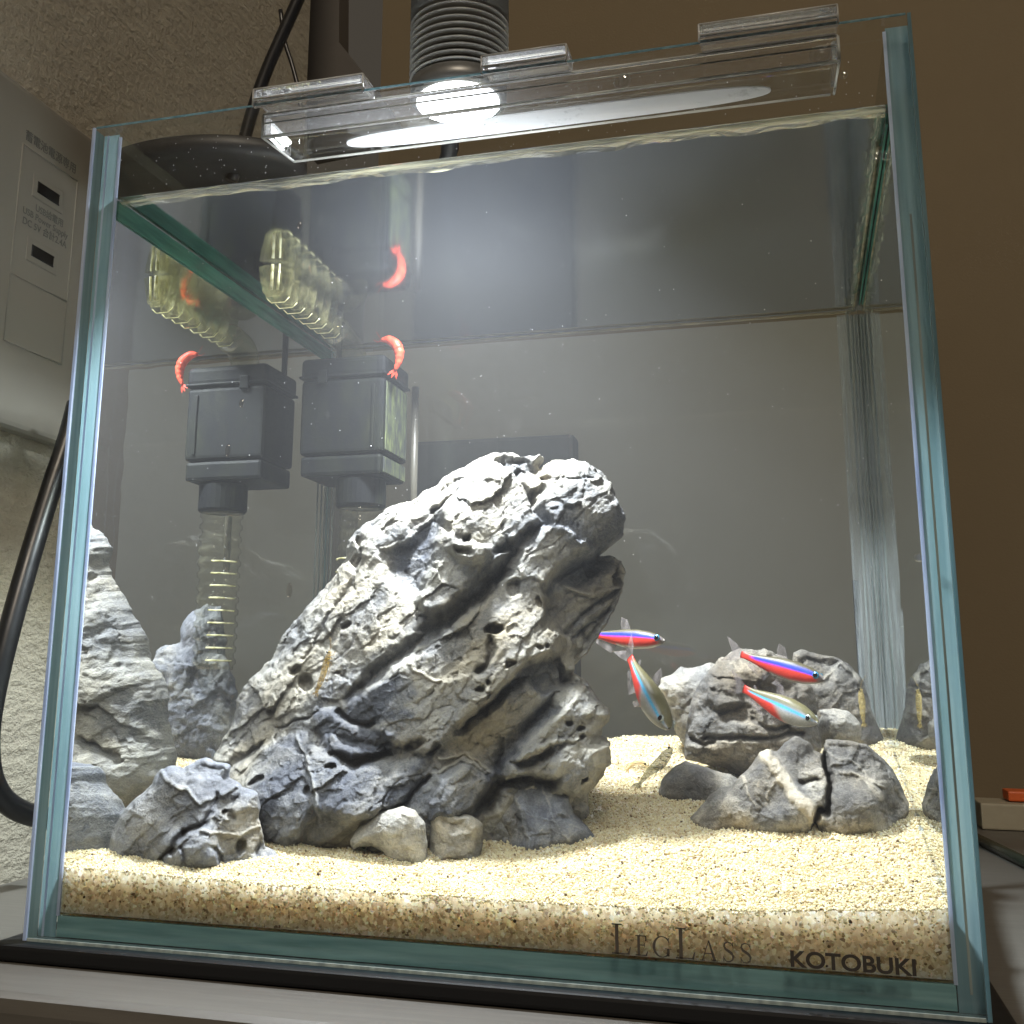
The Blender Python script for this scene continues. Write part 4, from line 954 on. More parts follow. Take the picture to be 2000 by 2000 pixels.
sp_parts.append(tube('elbow', catmull([(spx, ys0 + 0.054, zt - 0.007), (spx, ys0 + 0.066, zt - 0.0085), (spx + 0.001, ys0 + 0.072, zt - 0.013), (spx + 0.001, ys0 + 0.073, fz1)], 5), 0.0064, M['spout'], seg=18))
adopt(sp, *sp_parts)

# ---------------------------------------------------------------- clear lid hooked over the front rim
ld = empty('acrylic_tray', (0.02, 0.012, H)); tag(ld, 'clear acrylic tray with three tabs hooked over the front rim', 'tray')
lx0, lx1 = -0.0675, 0.1070
lp = []


def abox(name, *a, bevel=0.0006, mat='acrylic'): lp.append(box(name, *a, M[mat], bevel=bevel)); return lp[-1]


def edge_line(pts, r=0.0004): lp.append(tube('edge_highlight', pts, r, M['acrylic_edge_glint'], seg=5))  # pale tubes painting the highlights along the tray's edges


zf_ = H - 0.0075
abox('flange', lx0, lx1, 0.0068, 0.0086, zf_, H + 0.0002)
abox('floor', lx0 + 0.002, lx1 - 0.0005, 0.0090, 0.0245, zf_ - 0.0004, zf_ + 0.0014, mat='acrylic_thin')
abox('back_wall', lx0 + 0.004, lx1 - 0.001, 0.0248, 0.0262, zf_, zf_ + 0.0085, mat='acrylic_thin')
abox('end_wall', lx0, lx0 + 0.0018, 0.0089, 0.0245, zf_ + 0.0016, H - 0.0002)
abox('end_wall', lx1 - 0.0018, lx1, 0.0089, 0.0245, zf_ + 0.0016, H - 0.0002)
for a, b in ((-0.0665, -0.0300), (0.0072, 0.0325), (0.0700, 0.1068)):
    abox('tab', a, b, -0.0026, 0.0082, H + 0.0006, H + 0.0040, bevel=0.0009)
    abox('tab_lip', a, b, -0.0026, -0.0010, H - 0.0018, H + 0.0005, bevel=0.0004)
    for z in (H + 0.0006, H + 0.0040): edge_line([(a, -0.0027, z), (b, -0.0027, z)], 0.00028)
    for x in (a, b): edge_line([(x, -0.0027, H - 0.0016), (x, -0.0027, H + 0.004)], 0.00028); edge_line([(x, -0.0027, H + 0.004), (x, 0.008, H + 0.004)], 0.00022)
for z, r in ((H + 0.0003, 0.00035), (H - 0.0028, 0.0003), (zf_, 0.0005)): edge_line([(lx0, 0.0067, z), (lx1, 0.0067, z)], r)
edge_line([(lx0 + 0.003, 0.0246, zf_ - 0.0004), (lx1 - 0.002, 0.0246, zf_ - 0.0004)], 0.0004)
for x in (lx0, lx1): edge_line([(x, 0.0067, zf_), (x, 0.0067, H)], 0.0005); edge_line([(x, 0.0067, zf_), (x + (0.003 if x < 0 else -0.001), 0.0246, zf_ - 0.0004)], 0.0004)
ov = []; no = 48
for k in range(no):
    a = 2 * math.pi * k / no; cx = 0.023; sx_, sy_ = 0.0655, 0.0052
    ca, sa = math.cos(a), math.sin(a); ov.append((cx + math.copysign(abs(ca) ** 0.45, ca) * sx_, 0.0165 + math.copysign(abs(sa) ** 0.8, sa) * sy_, zf_ - 0.0006))
ov2 = [(x, y, z - 0.0004) for x, y, z in ov]
lp.append(link_mesh('frosted_panel', ov + ov2, [tuple(range(no)), tuple(reversed(range(no, 2 * no)))] + [(k, k + no, (k + 1) % no + no, (k + 1) % no) for k in range(no)], M['frost']))
adopt(ld, *lp)

# ---------------------------------------------------------------- lamp over the tank
lm = empty('led_lamp', LAMP_POS); tag(lm, 'grey LED lamp with a finned cylindrical head shining over the tank', 'lamp')
lx, ly, lz = LAMP_POS; RL = 0.0187
kids = [lathe('head', [(0.0165, 0.0002), (RL - 0.0006, 0.001), (RL - 0.0006, 0.007)] + [(RL - 0.0028, 0.0071), (RL - 0.0028, 0.033), (RL, 0.0331), (RL, 0.11)], M['lamp_grey'], loc=(lx, ly, lz), seg=64)]
for k in range(9):
    z = 0.0082 + k * 0.0028
    kids.append(lathe('fin', [(RL - 0.003, z), (RL - 0.0001, z + 0.0001), (RL, z + 0.00025), (RL - 0.0001, z + 0.0004), (RL - 0.003, z + 0.0005)], M['lamp_rim'], loc=(lx, ly, lz), seg=64))
kids.append(lathe('led_disc', [(0.0155, -0.0003), (0.0155, 0.0001)], emit('glowing_led', (0.92, 0.95, 1.0), 60.0), loc=(lx, ly, lz), seg=40))
neck = catmull([(lx - 0.004, ly + 0.024, lz + 0.052), (lx - 0.008, ly + 0.030, lz + 0.034), (lx - 0.014, ly + 0.040, lz + 0.016), (lx - 0.022, ly + 0.055, lz - 0.002)], 10)
kids.append(tube('gooseneck', neck, [0.0034 + 0.0005 * (i % 2) for i in range(len(neck))], M['dark_plastic'], seg=14))
kids.append(tube('yoke', [(lx, ly + RL - 0.002, lz + 0.06), (lx - 0.004, ly + 0.024, lz + 0.052)], 0.003, M['dark_plastic']))
adopt(lm, *kids)

dish = empty('lamp_base', (-0.147, 0.1, 0.28)); tag(dish, 'black round lamp base with a bent black tube beside the tank rim', 'lamp base')
dd_ = [lathe('disc', [(0.030, -0.001), (0.045, 0.0), (0.0485, 0.003), (0.0485, 0.011), (0.046, 0.013)], M['dark_plastic'], loc=(0, 0, 0), seg=64)]
dd_[0].scale = (1, 0.58, 0.62); dd_[0].location = (-0.147, 0.104, 0.2775)
dd_.append(tube('bent_tube', catmull([at(452, 352, 0.1), at(470, 300, 0.1), at(492, 220, 0.1), at(520, 140, 0.1), at(555, 60, 0.1), at(600, -40, 0.1)], 6), 0.0027, M['black_gloss'], seg=14))
adopt(dish, *dd_)
o = tube('thin_cord', catmull([at(548, 20, 0.15), at(556, 80, 0.15), at(570, 125, 0.15), at(583, 175, 0.15), at(590, 215, 0.15)], 6), 0.0011, M['black_gloss'], seg=8); tag(o, 'thin black cord hanging behind the bent black tube', 'cord')
cb = catmull([atx(150, 790, -0.188), atx(128, 870, -0.188), atx(98, 960, -0.188), atx(58, 1090, -0.186), atx(20, 1225, -0.185), atx(-8, 1340, -0.185), atx(-22, 1430, -0.185), atx(-18, 1510, -0.185), atx(8, 1562, -0.185), atx(55, 1590, -0.185), atx(110, 1600, -0.185)], 8)
o = tube('power_cable', cb, 0.0040, M['black_gloss'], seg=16, flat=1.0); tag(o, 'thick black power cable looping down the wall left of the tank', 'cable')

# ---------------------------------------------------------------- outlet plate on the wall
PX = WX + 0.008
M['white_plastic'] = plain('ivory_plastic', (0.20, 0.187, 0.16), 0.45, var=0.02)
M['port'] = plain('port_black', (0.006, 0.006, 0.006), 0.5)
M['print'] = plain('grey_print', (0.10, 0.10, 0.09), 0.7)
M['groove'] = plain('joint_plastic', (0.20, 0.19, 0.165), 0.7)  # plastic tone of the module joints and port tongues
pl = empty('outlet_plate', (PX, 0.08, 0.16)); tag(pl, 'ivory wall outlet plate with two black USB ports left of the tank', 'outlet')
kid = [box('cover', WX + 0.0003, PX, 0.0, 0.118, 0.168, 0.3105, M['white_plastic'], bevel=0.003, seg=3)]


def line_yz(y0, z0, y1, z1, w=0.0007):
    kid.append(tube('module_joint', [(PX + 0.00005, y0, z0), (PX + 0.00005, y1, z1)], w / 2, M['groove'], seg=6))


my0, my1 = 0.0672, 0.1045
for z in (0.2857, 0.2300, 0.2020): line_yz(my0, z, my1, z)
line_yz(my0, 0.202, my0, 0.2857); line_yz(my1, 0.202, my1, 0.2857)
for z in (0.2716, 0.2437):
    kid.append(box('port_frame', PX - 0.001, PX + 0.0003, 0.0755, 0.0960, z - 0.0052, z + 0.0052, M['white_plastic'], bevel=0.0004))
    kid.append(box('usb_port', PX - 0.002, PX + 0.0006, 0.0783, 0.0930, z - 0.0025, z + 0.0025, M['port'], bevel=0.0003))
    kid.append(box('port_tongue', PX + 0.0002, PX + 0.0008, 0.0925, 0.0931, z - 0.0020, z + 0.0016, M['groove']))
adopt(pl, *kid)


def text(name, body, size, loc, rot, mat, align='CENTER', offset=0.0, parent=None, extrude=0.00005, sx=1.0):
    c = bpy.data.curves.new(name, 'FONT'); c.body = body; c.size = size; c.align_x = align; c.offset = offset; c.extrude = extrude; c.materials.append(mat)
    o = bpy.data.objects.new(name, c); COL.objects.link(o); o.location = loc; o.rotation_euler = rot; o.scale = (sx, 1, 1)
    bpy.context.view_layer.update()
    me = bpy.data.meshes.new_from_object(o.evaluated_get(bpy.context.evaluated_depsgraph_get())); m2 = bpy.data.objects.new(name, me); COL.objects.link(m2); m2.matrix_world = o.matrix_world.copy()
    bpy.data.objects.remove(o); bpy.data.curves.remove(c); me.materials.clear(); me.materials.append(mat); o = m2
    if parent: adopt(parent, o)
    return o


RT = (math.pi / 2, 0, math.pi / 2)
for body, s_, y, z in (('蓄電池電源専用', 0.0050, 0.0855, 0.2885), ('USB給電用', 0.0040, 0.0880, 0.2612), ('USB Power Supply', 0.0040, 0.0860, 0.2572), ('DC 5V 合計2.4A', 0.0042, 0.0860, 0.2528)):
    text('printed_text', body, s_, (PX + 0.0001, y, z), RT, M['print'], parent=pl)

# ---------------------------------------------------------------- things behind and beside the tank
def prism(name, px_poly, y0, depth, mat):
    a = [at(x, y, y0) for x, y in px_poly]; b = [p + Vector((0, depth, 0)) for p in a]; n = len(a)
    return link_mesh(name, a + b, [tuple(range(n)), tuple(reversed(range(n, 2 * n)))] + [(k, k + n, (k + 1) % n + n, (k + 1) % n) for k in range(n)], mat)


o = prism('angled_dark_shape', [(600, -60), (663, -60), (662, 82), (740, 180), (790, 260), (600, 300)], 0.45, 0.02, plain('dark_brown_shape', (0.075, 0.066, 0.058), 0.7)); tag(o, 'dark grey angled shape behind the lamp, left of its finned head', 'panel')  # flat dark prism filling the dark angular area behind the lamp
q0, q1 = at(800, 862, 0.40), at(1120, 862, 0.40)
o = box('dark_screen', q0.x, q1.x, 0.40, 0.42, ZD + 0.0003, q0.z, plain('dark_slate_panel', (0.075, 0.078, 0.09), 0.7), bevel=0.003); tag(o, 'dark slate panel standing behind the tall rock outside the tank', 'panel')
o = tube('dark_rod', [(0.118, 0.33, ZD + 0.0005), (0.118, 0.33, 0.125)], 0.0016, M['dark_plastic']); tag(o, 'thin dark upright rod behind the tank at the right', 'rod')
M['green_glass'] = plain('dark_green_glass_edge', (0.015, 0.022, 0.016), 0.15)
p0, p1 = atz(1880, 1634, ZD), atz(2010, 1700, ZD)
dvec = (p1 - p0).normalized(); nrm = Vector((-dvec.y, dvec.x, 0)); nrm = nrm if nrm.x > 0 else -nrm
o = tube('glass_sheet_edge', [p0 - dvec * 0.05 + Vector((0, 0, 0.0028)), p1 + dvec * 0.1 + Vector((0, 0, 0.0028))], 0.0026, M['green_glass'], seg=8); tag(o, 'dark green edge of a glass sheet lying on the desk at the right', 'glass sheet')
o = box('orange_box', 0.196, 0.30, 0.425, 0.445, 0.0095, 0.0150, plain('orange_plastic', (0.55, 0.10, 0.02), 0.5), bevel=0.001); tag(o, 'small bright orange strip far behind the tank at the right', 'box')
o2 = box('pale_tray', 0.18, 0.32, 0.415, 0.449, ZD + 0.0003, 0.0090, plain('pale_tray_plastic', (0.30, 0.27, 0.2), 0.6), bevel=0.001); tag(o2, 'dull beige tray under the orange strip at the right edge', 'tray')

o = box('added_grey_board', -0.20, 0.150, 0.432, 0.445, ZD + 0.0003, 0.30, plain('matt_grey_board', (0.27, 0.26, 0.24), 0.85, var=0.06, scale=20)); tag(o, 'grey-beige board added behind the tank to lighten the view through it', 'board')  # added board, lightens the background seen through the water

# ---------------------------------------------------------------- lettering on the front glass
M['ink'] = plain('dark_grey_ink', (0.075, 0.065, 0.055), 0.5)
M['ink2'] = plain('black_brown_ink', (0.035, 0.030, 0.026), 0.5)
ZT = 0.0083


def glyph(ch):
    """serif capitals as polygons, cap height 1"""
    P = []
    rect = lambda a, b, c, d: P.append([(a, b), (c, b), (c, d), (a, d)])

    def ribbon(pts, ws):
        l, r = [], []
        for i, p in enumerate(pts):
            q, s = pts[min(i + 1, len(pts) - 1)], pts[max(i - 1, 0)]; dx, dy = q[0] - s[0], q[1] - s[1]; n = math.hypot(dx, dy) or 1
            w = ws[i] / 2; l.append((p[0] - dy / n * w, p[1] + dx / n * w)); r.append((p[0] + dy / n * w, p[1] - dx / n * w))
        for i in range(len(pts) - 1): P.append([r[i], r[i + 1], l[i + 1], l[i]])
    if ch == 'L':
        rect(0.12, 0.0, 0.24, 1.0); rect(0.0, 0.955, 0.36, 1.0); rect(0.0, 0.0, 0.62, 0.05); P.append([(0.55, 0.05), (0.62, 0.0), (0.67, 0.26), (0.64, 0.26)]); adv = 0.72
    elif ch == 'E':
        rect(0.10, 0.0, 0.24, 1.0); rect(0.0, 0.945, 0.58, 1.0); rect(0.0, 0.0, 0.60, 0.06); rect(0.24, 0.50, 0.48, 0.55); P.append([(0.54, 0.76), (0.58, 0.76), (0.58, 0.95), (0.50, 0.95)]); P.append([(0.52, 0.06), (0.6, 0.0), (0.65, 0.24), (0.62, 0.24)]); rect(0.46, 0.42, 0.49, 0.64); adv = 0.74
    elif ch == 'G':
        pts = [(0.48 + 0.42 * math.cos(math.radians(a)), 0.5 + 0.49 * math.sin(math.radians(a))) for a in range(40, 321, 14)]
        ribbon(pts, [0.05 + 0.09 * abs(math.cos(math.radians(a + 0))) ** 2 for a in range(40, 321, 14)]); rect(0.72, 0.06, 0.84, 0.42); rect(0.62, 0.40, 0.94, 0.44); rect(0.79, 0.70, 0.83, 0.95); adv = 1.0
    elif ch == 'A':
        P.append([(0.08, 0), (0.14, 0), (0.45, 0.92), (0.44, 1.0)]); P.append([(0.66, 0), (0.82, 0), (0.48, 1.0), (0.42, 0.94)]); rect(0.24, 0.33, 0.64, 0.38); rect(0.0, 0, 0.24, 0.045); rect(0.58, 0, 0.92, 0.045); adv = 0.95
    else:
        pts = [(0.54, 0.80), (0.46, 0.93), (0.30, 0.97), (0.15, 0.90), (0.11, 0.76), (0.18, 0.63), (0.33, 0.54), (0.48, 0.44), (0.56, 0.30), (0.52, 0.13), (0.38, 0.04), (0.20, 0.05), (0.09, 0.20)]
        ribbon(pts, [0.04, 0.05, 0.06, 0.08, 0.10, 0.12, 0.14, 0.13, 0.11, 0.08, 0.06, 0.05, 0.04]); rect(0.53, 0.74, 0.57, 0.97); rect(0.06, 0.03, 0.10, 0.28); adv = 0.70
    return P, adv


x = 0.0411
for ch, h_ in (('L', 0.0069), ('E', 0.0046), ('G', 0.0047), ('L', 0.0069), ('A', 0.0046), ('S', 0.0046), ('S', 0.0046)):
    P, adv = glyph(ch); vv, ff = [], []
    for poly in P:
        b = len(vv); n = len(poly); vv += [(x + p[0] * h_, -0.00015, ZT + p[1] * h_) for p in poly]; ff.append(tuple(range(b, b + n)))
    adopt(aq, link_mesh('printed_letter', vv, ff, M['ink'])); x += adv * h_ + 0.00075
t_ = text('printed_text', 'KOTOBUKI', 0.0049, (0.0965, -0.00015, ZT + 0.0002), (math.pi / 2, 0, 0), M['ink2'], offset=0.00013, parent=aq, sx=1.12); t_['label'] = 'bold dark maker name on the front glass'

# ---------------------------------------------------------------- waterline meniscus, bubbles, specks
def meniscus():
    n = 240; rows = 6; vv, ff = [], []
    for i in range(n + 1):
        u = i / n; xx = -XI + 0.0012 + u * (2 * XI - 0.0024)
        wv = 0.0004 * math.sin(u * 31) + 0.0003 * math.sin(u * 83 + 1)
        for r in range(rows):
            t = r / (rows - 1); vv.append((xx, YF + 0.0004 + 0.0032 * t ** 1.6, ZW + 0.0002 - (0.0019 + wv) * t ** 0.7))
    for i in range(n):
        for r in range(rows - 1): a = i * rows + r; ff.append((a, a + rows, a + rows + 1, a + 1))
    return vv, ff


M['meniscus'] = clear('waterline_meniscus', (0.93, 0.92, 0.80), f0=0.12, film=0.70, film_col=(0.88, 0.84, 0.60), film_scale=(0.10, 1, 9), film_thr=0.46, gain=2.0)  # pale yellow streaked film paints light refracted at the waterline
def side_meniscus():
    n = 120; rows = 5; vv, ff = [], []
    for i in range(n + 1):
        u = i / n; yy = YF + 0.002 + u * (YB - YF - 0.004); w_ = 0.0005 * math.sin(u * 40) + 0.0004 * math.sin(u * 97 + 2)
        for r in range(rows):
            t = r / (rows - 1); vv.append((XI - 0.0006 - (0.0038 + w_) * t ** 1.5 - 0.004 * max(0, u - 0.8) * t, yy, ZW + 0.0003 - (0.0026 + w_) * t ** 0.7))
    for i in range(n):
        for r in range(rows - 1): a = i * rows + r; ff.append((a, a + rows, a + rows + 1, a + 1))
    return vv, ff


mv, mf = meniscus(); mn = link_mesh('meniscus', mv, mf, M['meniscus'], smooth=True); tag(mn, 'bright wavy waterline clinging to the inside of the front glass', 'waterline')
M['meniscus_side'] = clear('side_meniscus', (0.9, 0.92, 0.85), f0=0.10, film=0.6, film_col=(0.75, 0.78, 0.62), film_scale=(7, 0.12, 7), film_thr=0.46, gain=1.5)  # streaked pale film paints the bright refracted line along the right pane
M['meniscus_dim'] = glass_edge('dim_meniscus', (0.22, 0.19, 0.12), (0.34, 0.30, 0.2), trans=0.4, vec=(0.3, 1, 1), sc_=200)
sv_, sf_ = side_meniscus(); adopt(mn, link_mesh('side_waterline', sv_, sf_, M['meniscus_side'], smooth=True))
adopt(mn, tube('back_waterline', [(-XI + 0.002, YB - 0.0018, ZW - 0.0009), (XI - 0.006, YB - 0.0018, ZW - 0.0009), (XI - 0.002, YB - 0.004, ZW - 0.0009), (XI - 0.0018, 0.03, ZW - 0.0009)], 0.0006, M['meniscus_dim'], seg=6))

M['drop'] = clear('water_drop', (0.97, 0.97, 0.97), f0=0.10, gain=1.6)


def drop(px, py, w, h, y, name, label, cat, grp):
    p = at(px, py, y); bm = bmesh.new(); bmesh.ops.create_icosphere(bm, subdivisions=3, radius=1)
    for v in bm.verts: v.co = Vector((v.co.x * w, v.co.y * w * 0.45, v.co.z * h * (1.0 if v.co.z < 0 else 1.0) + 0)) + p
    o = from_bm(name, bm, M['drop'], smooth=True); tag(o, label, cat, grp); return o


for px, py, w, h, lab in ((472, 788, 0.0008, 0.0013, 'clear drop on the glass over the mirrored filter, upper'), (445, 880, 0.0009, 0.0020, 'long clear drop on the glass over the mirrored filter, lower'), (565, 1153, 0.0009, 0.0022, 'clear drop on the glass left of the tall rock'), (585, 440, 0.0008, 0.0013, 'clear drop on the glass above the flow spout')):
    drop(px, py, w, h, -0.0004, 'water_drop', lab, 'drop', 'drops running down the front glass')
for px, py, r, y, lab in ((1215, 158, 0.0026, 0.0060, 'round clear bubble on the middle of the acrylic tray'), (1602, 108, 0.0030, 0.0060, 'largest clear bubble at the right end of the acrylic tray'), (1648, 146, 0.0012, 0.006, 'small bubble hanging off the right end of the acrylic tray'), (1712, 304, 0.0014, 0.012, 'left bubble of the pair by the right pane'), (1731, 304, 0.0014, 0.012, 'right bubble of the pair by the right pane'), (1795, 1089, 0.0012, 0.009, 'lone bubble low on the right pane')):
    drop(px, py, r, r, y, 'bubble', lab, 'bubble', 'bubbles under the lid and on the glass')

n = 240
sp_pts = np.stack([RNG.uniform(-XI + 0.004, XI - 0.004, n), RNG.uniform(YF + 0.003, YB - 0.004, n), 0.06 + (ZW - 0.003 - 0.06) * RNG.uniform(0, 1, n) ** 0.55], 1)
ss = scatter('floating_specks', sp_pts, plain('white_speck', (0.8, 0.8, 0.8), 0.6), 0.00005, 0.00017, RNG.uniform(0, 1, n), 1); tag(ss, kind='stuff', label='tiny white specks drifting in the water')
n = 200
dp = np.stack([RNG.uniform(-XI, XI, n), np.full(n, 0.0064), RNG.uniform(ZW + 0.001, H - 0.004, n)], 1)
ss = scatter('spray_droplets', dp, plain('droplet_white', (0.75, 0.75, 0.8), 0.3), 0.00005, 0.00018, RNG.uniform(0, 1, n), 1); tag(ss, kind='stuff', label='fine spray droplets on the glass above the waterline')

# ---------------------------------------------------------------- fish
def vcol_mat(name, rough=0.32, spec=0.5, metal=0.0, alpha=None, sss=0.0):
    m, nt, out = new_mat(name); b = N(nt, 'ShaderNodeBsdfPrincipled')
    a = N(nt, 'ShaderNodeAttribute', attribute_name='col'); n = noise(nt, coords(nt), 1800, 3, 0.6)
    c = mixc(nt, 0.35, a.outputs['Color'], n.outputs[0], 'OVERLAY'); L(nt, c, b.inputs['Base Color'])
    b.inputs['Roughness'].default_value = rough; b.inputs['Specular IOR Level'].default_value = spec; b.inputs['Metallic'].default_value = metal
    last = b.outputs[0]
    if alpha is not None:
        t = N(nt, 'ShaderNodeBsdfTransparent'); mx = N(nt, 'ShaderNodeMixShader')
        mx.inputs[0].default_value = alpha; L(nt, t.outputs[0], mx.inputs[1]); L(nt, last, mx.inputs[2]); last = mx.outputs[0]
    L(nt, last, out.inputs[0]); return m


M['fish'] = vcol_mat('tetra_skin', 0.42, 0.22)
M['fin'] = clear('fin_membrane', (0.90, 0.88, 0.88), f0=0.03, film=0.26, film_col=(0.62, 0.58, 0.58), film_scale=(3, 3, 0.6), film_thr=0.38)
M['eye_black'] = plain('eye_black', (0.004, 0.004, 0.005), 0.1)
M['eye_ring'] = plain('eye_ring_blue', (0.05, 0.22, 0.36), 0.2, metal=0.4)
M['eye_ring_silver'] = plain('eye_ring_silver', (0.36, 0.40, 0.38), 0.25, metal=0.4)


def lerp3(a, b, t): return np.asarray(a) * (1 - t) + np.asarray(b) * t


def fish(label, nose, tail, up_px, style, deep=1.0, wide=0.55, bend=0.0):
    """nose, tail = (px, py, depth m); the body is lofted between them; up_px = where the back points on the photograph"""
    A, B = at(*nose), at(*tail); ax = (A - B); Lg = ax.length; ax.normalize()
    ym = (nose[2] + tail[2]) / 2; c = at(*nose[:2], ym); upv = at(nose[0] + up_px[0], nose[1] + up_px[1], ym + up_px[2]) - c
    upv = (upv - ax * upv.dot(ax)).normalized(); sd = ax.cross(upv).normalized()
    S = np.linspace(0, 1, 40); hp = [(0, 0.012), (0.03, 0.045), (0.09, 0.082), (0.2, 0.122), (0.36, 0.142), (0.52, 0.130), (0.70, 0.092), (0.86, 0.054), (0.95, 0.044), (1.0, 0.048)]
    wp = [(0, 0.012), (0.04, 0.04), (0.12, 0.066), (0.3, 0.075), (0.5, 0.066), (0.75, 0.04), (0.9, 0.018), (1.0, 0.007)]
    hh = np.interp(S, *zip(*hp)) * Lg * deep; ww = np.interp(S, *zip(*wp)) * Lg * wide / 0.55
    seg = 28; vv, cc = [], []
    for s, h_, w_ in zip(S, hh, ww):
        ctr = A - ax * (s * Lg) + sd * (bend * Lg * (s - 0.4) ** 2) - upv * (0.012 * Lg * math.sin(s * math.pi))
        for k in range(seg):
            th = 2 * math.pi * k / seg; y_, z_ = math.cos(th), math.sin(th)
            vv.append(ctr + sd * (w_ * math.copysign(abs(y_) ** 0.9, y_)) + upv * (h_ * z_))
            v_ = z_
            olive, red, silver = (0.075, 0.065, 0.038), (0.46, 0.036, 0.024), (0.30, 0.29, 0.255)
            blue, cyan, olive2 = (0.010, 0.03, 0.62), (0.05, 0.36, 0.60), (0.11, 0.10, 0.048)
            mid = 0.30 - 0.12 * s
            sm = lambda e0, e1, t_: float(sstep(np.array((t_ - e0) / (e1 - e0))))
            if style == 'vivid':
                col = lerp3(silver, red, sm(-0.95, -0.70, v_)) if s < 0.6 else np.array(red)
                col = lerp3(col, blue, sm(mid - 0.26, mid - 0.16, v_) * (1 - sm(0.80, 0.90, s)))
                col = lerp3(col, olive, sm(mid + 0.22, mid + 0.40, v_))
                if s < 0.12: col = lerp3((0.13, 0.115, 0.10), col, sm(0.035, 0.10, s))
            else:
                rc = 0.50 + 0.14 * v_
                col = lerp3(silver, (0.30, 0.32, 0.36), sm(mid - 0.45, mid - 0.18, v_))
                col = lerp3(col, red, sm(rc - 0.05, rc + 0.07, s) * (1 - sm(mid - 0.24, mid - 0.12, v_)))
                col = lerp3(col, olive2, sm(mid + 0.08, mid + 0.24, v_))
                k_ = max(0.0, 1 - abs(v_ - mid + 0.02) / 0.17); k_ = min(1, k_ * 1.8) * (1 - sm(0.86, 0.95, s))
                col = lerp3(col, lerp3((0.03, 0.12, 0.65), cyan, k_), min(1, k_ * 1.5) * sm(0.03, 0.08, s))
            if s > 0.90: col = lerp3(col, red, sm(0.90, 0.95, s))
            cc.append((*col, 1))
    ff = [(i * seg + k, i * seg + (k + 1) % seg, (i + 1) * seg + (k + 1) % seg, (i + 1) * seg + k) for i in range(39) for k in range(seg)]
    ff += [tuple(range(seg)), tuple(reversed(range(39 * seg, 40 * seg)))]
    root = empty('tetra_fish', (A + B) / 2); tag(root, label, 'fish', 'cardinal tetras swimming by the stones')
    ks = [link_mesh('body', vv, ff, M['fish'], smooth=True, attrs={'col': ('FLOAT_COLOR', cc)})]
    for sgn in (-1, 1):
        ep = A - ax * (0.085 * Lg) + sd * sgn * (np.interp(0.085, *zip(*wp)) * Lg * wide / 0.55 * 1.0) + upv * (0.018 * Lg)
        bm = bmesh.new(); bmesh.ops.create_uvsphere(bm, u_segments=16, v_segments=10, radius=0.038 * Lg)
        for v in bm.verts: v.co = ep + sd * (v.co.x * 0.45) + ax * v.co.y + upv * v.co.z
        e = from_bm('eye', bm, M['eye_ring'] if style == 'vivid' else M['eye_ring_silver'], smooth=True)
        bm = bmesh.new(); bmesh.ops.create_uvsphere(bm, u_segments=16, v_segments=10, radius=0.027 * Lg)
        for v in bm.verts: v.co = ep + sd * sgn * 0.009 * Lg + sd * (v.co.x * 0.5) + ax * v.co.y + upv * v.co.z
        pu = from_bm('pupil', bm, M['eye_black'], smooth=True); adopt(e, pu); ks.append(e)

    def fin(name, pts, thick=0.00012):
        P3 = [A - ax * (u * Lg) + upv * (v * Lg) + sd * (bend * Lg * (min(u, 1.2) - 0.4) ** 2) for u, v in pts]; n = len(P3)
        q = [p + sd * thick for p in P3] + [p - sd * thick for p in P3]
        ks.append(link_mesh(name, q, [tuple(range(n)), tuple(reversed(range(n, 2 * n)))] + [(k, k + n, (k + 1) % n + n, (k + 1) % n) for k in range(n)], M['fin']))
    fin('tail_fin', [(0.985, 0.035), (1.08, 0.10), (1.22, 0.15), (1.13, 0.03), (1.10, 0.0), (1.14, -0.04), (1.22, -0.13), (1.08, -0.09), (0.985, -0.045)])
    fin('dorsal_fin', [(0.46, 0.10), (0.52, 0.21), (0.60, 0.235), (0.60, 0.16), (0.58, 0.095)])
    fin('anal_fin', [(0.60, -0.10), (0.66, -0.20), (0.74, -0.17), (0.88, -0.10), (0.88, -0.05)])
    fin('pelvic_fin', [(0.42, -0.12), (0.50, -0.21), (0.56, -0.20), (0.50, -0.12)])
    fin('adipose_fin', [(0.82, 0.055), (0.86, 0.09), (0.88, 0.088), (0.87, 0.052)])
    adopt(root, *ks); return root


fish('blue and red tetra half hidden by the right edge of the tall rock', (1299, 1252, 0.118), (1150, 1238, 0.128), (0, -50, 0.002), 'vivid', deep=0.80)
fish('tetra diving head down left of the pale knobbly stone', (1306, 1424, 0.094), (1230, 1284, 0.116), (38, -14, -0.004), 'pale', deep=0.90, wide=0.80)
fish('blue and red tetra over the brown-grey boulder, upper of the two there', (1611, 1328, 0.097), (1447, 1278, 0.110), (14, -50, 0.0), 'vivid', deep=0.80)
fish('olive-backed tetra with a red tail half, lower of the two over the boulder', (1597, 1412, 0.082), (1452, 1345, 0.096), (22, -46, -0.002), 'pale', deep=1.0, wide=0.70)

# ---------------------------------------------------------------- shrimps
M['shrimp_red'] = vcol_mat('red_shrimp_shell', 0.4, 0.3, alpha=0.86)
M['shrimp_clear'] = vcol_mat('translucent_shrimp_shell', 0.3, 0.4, alpha=0.5)


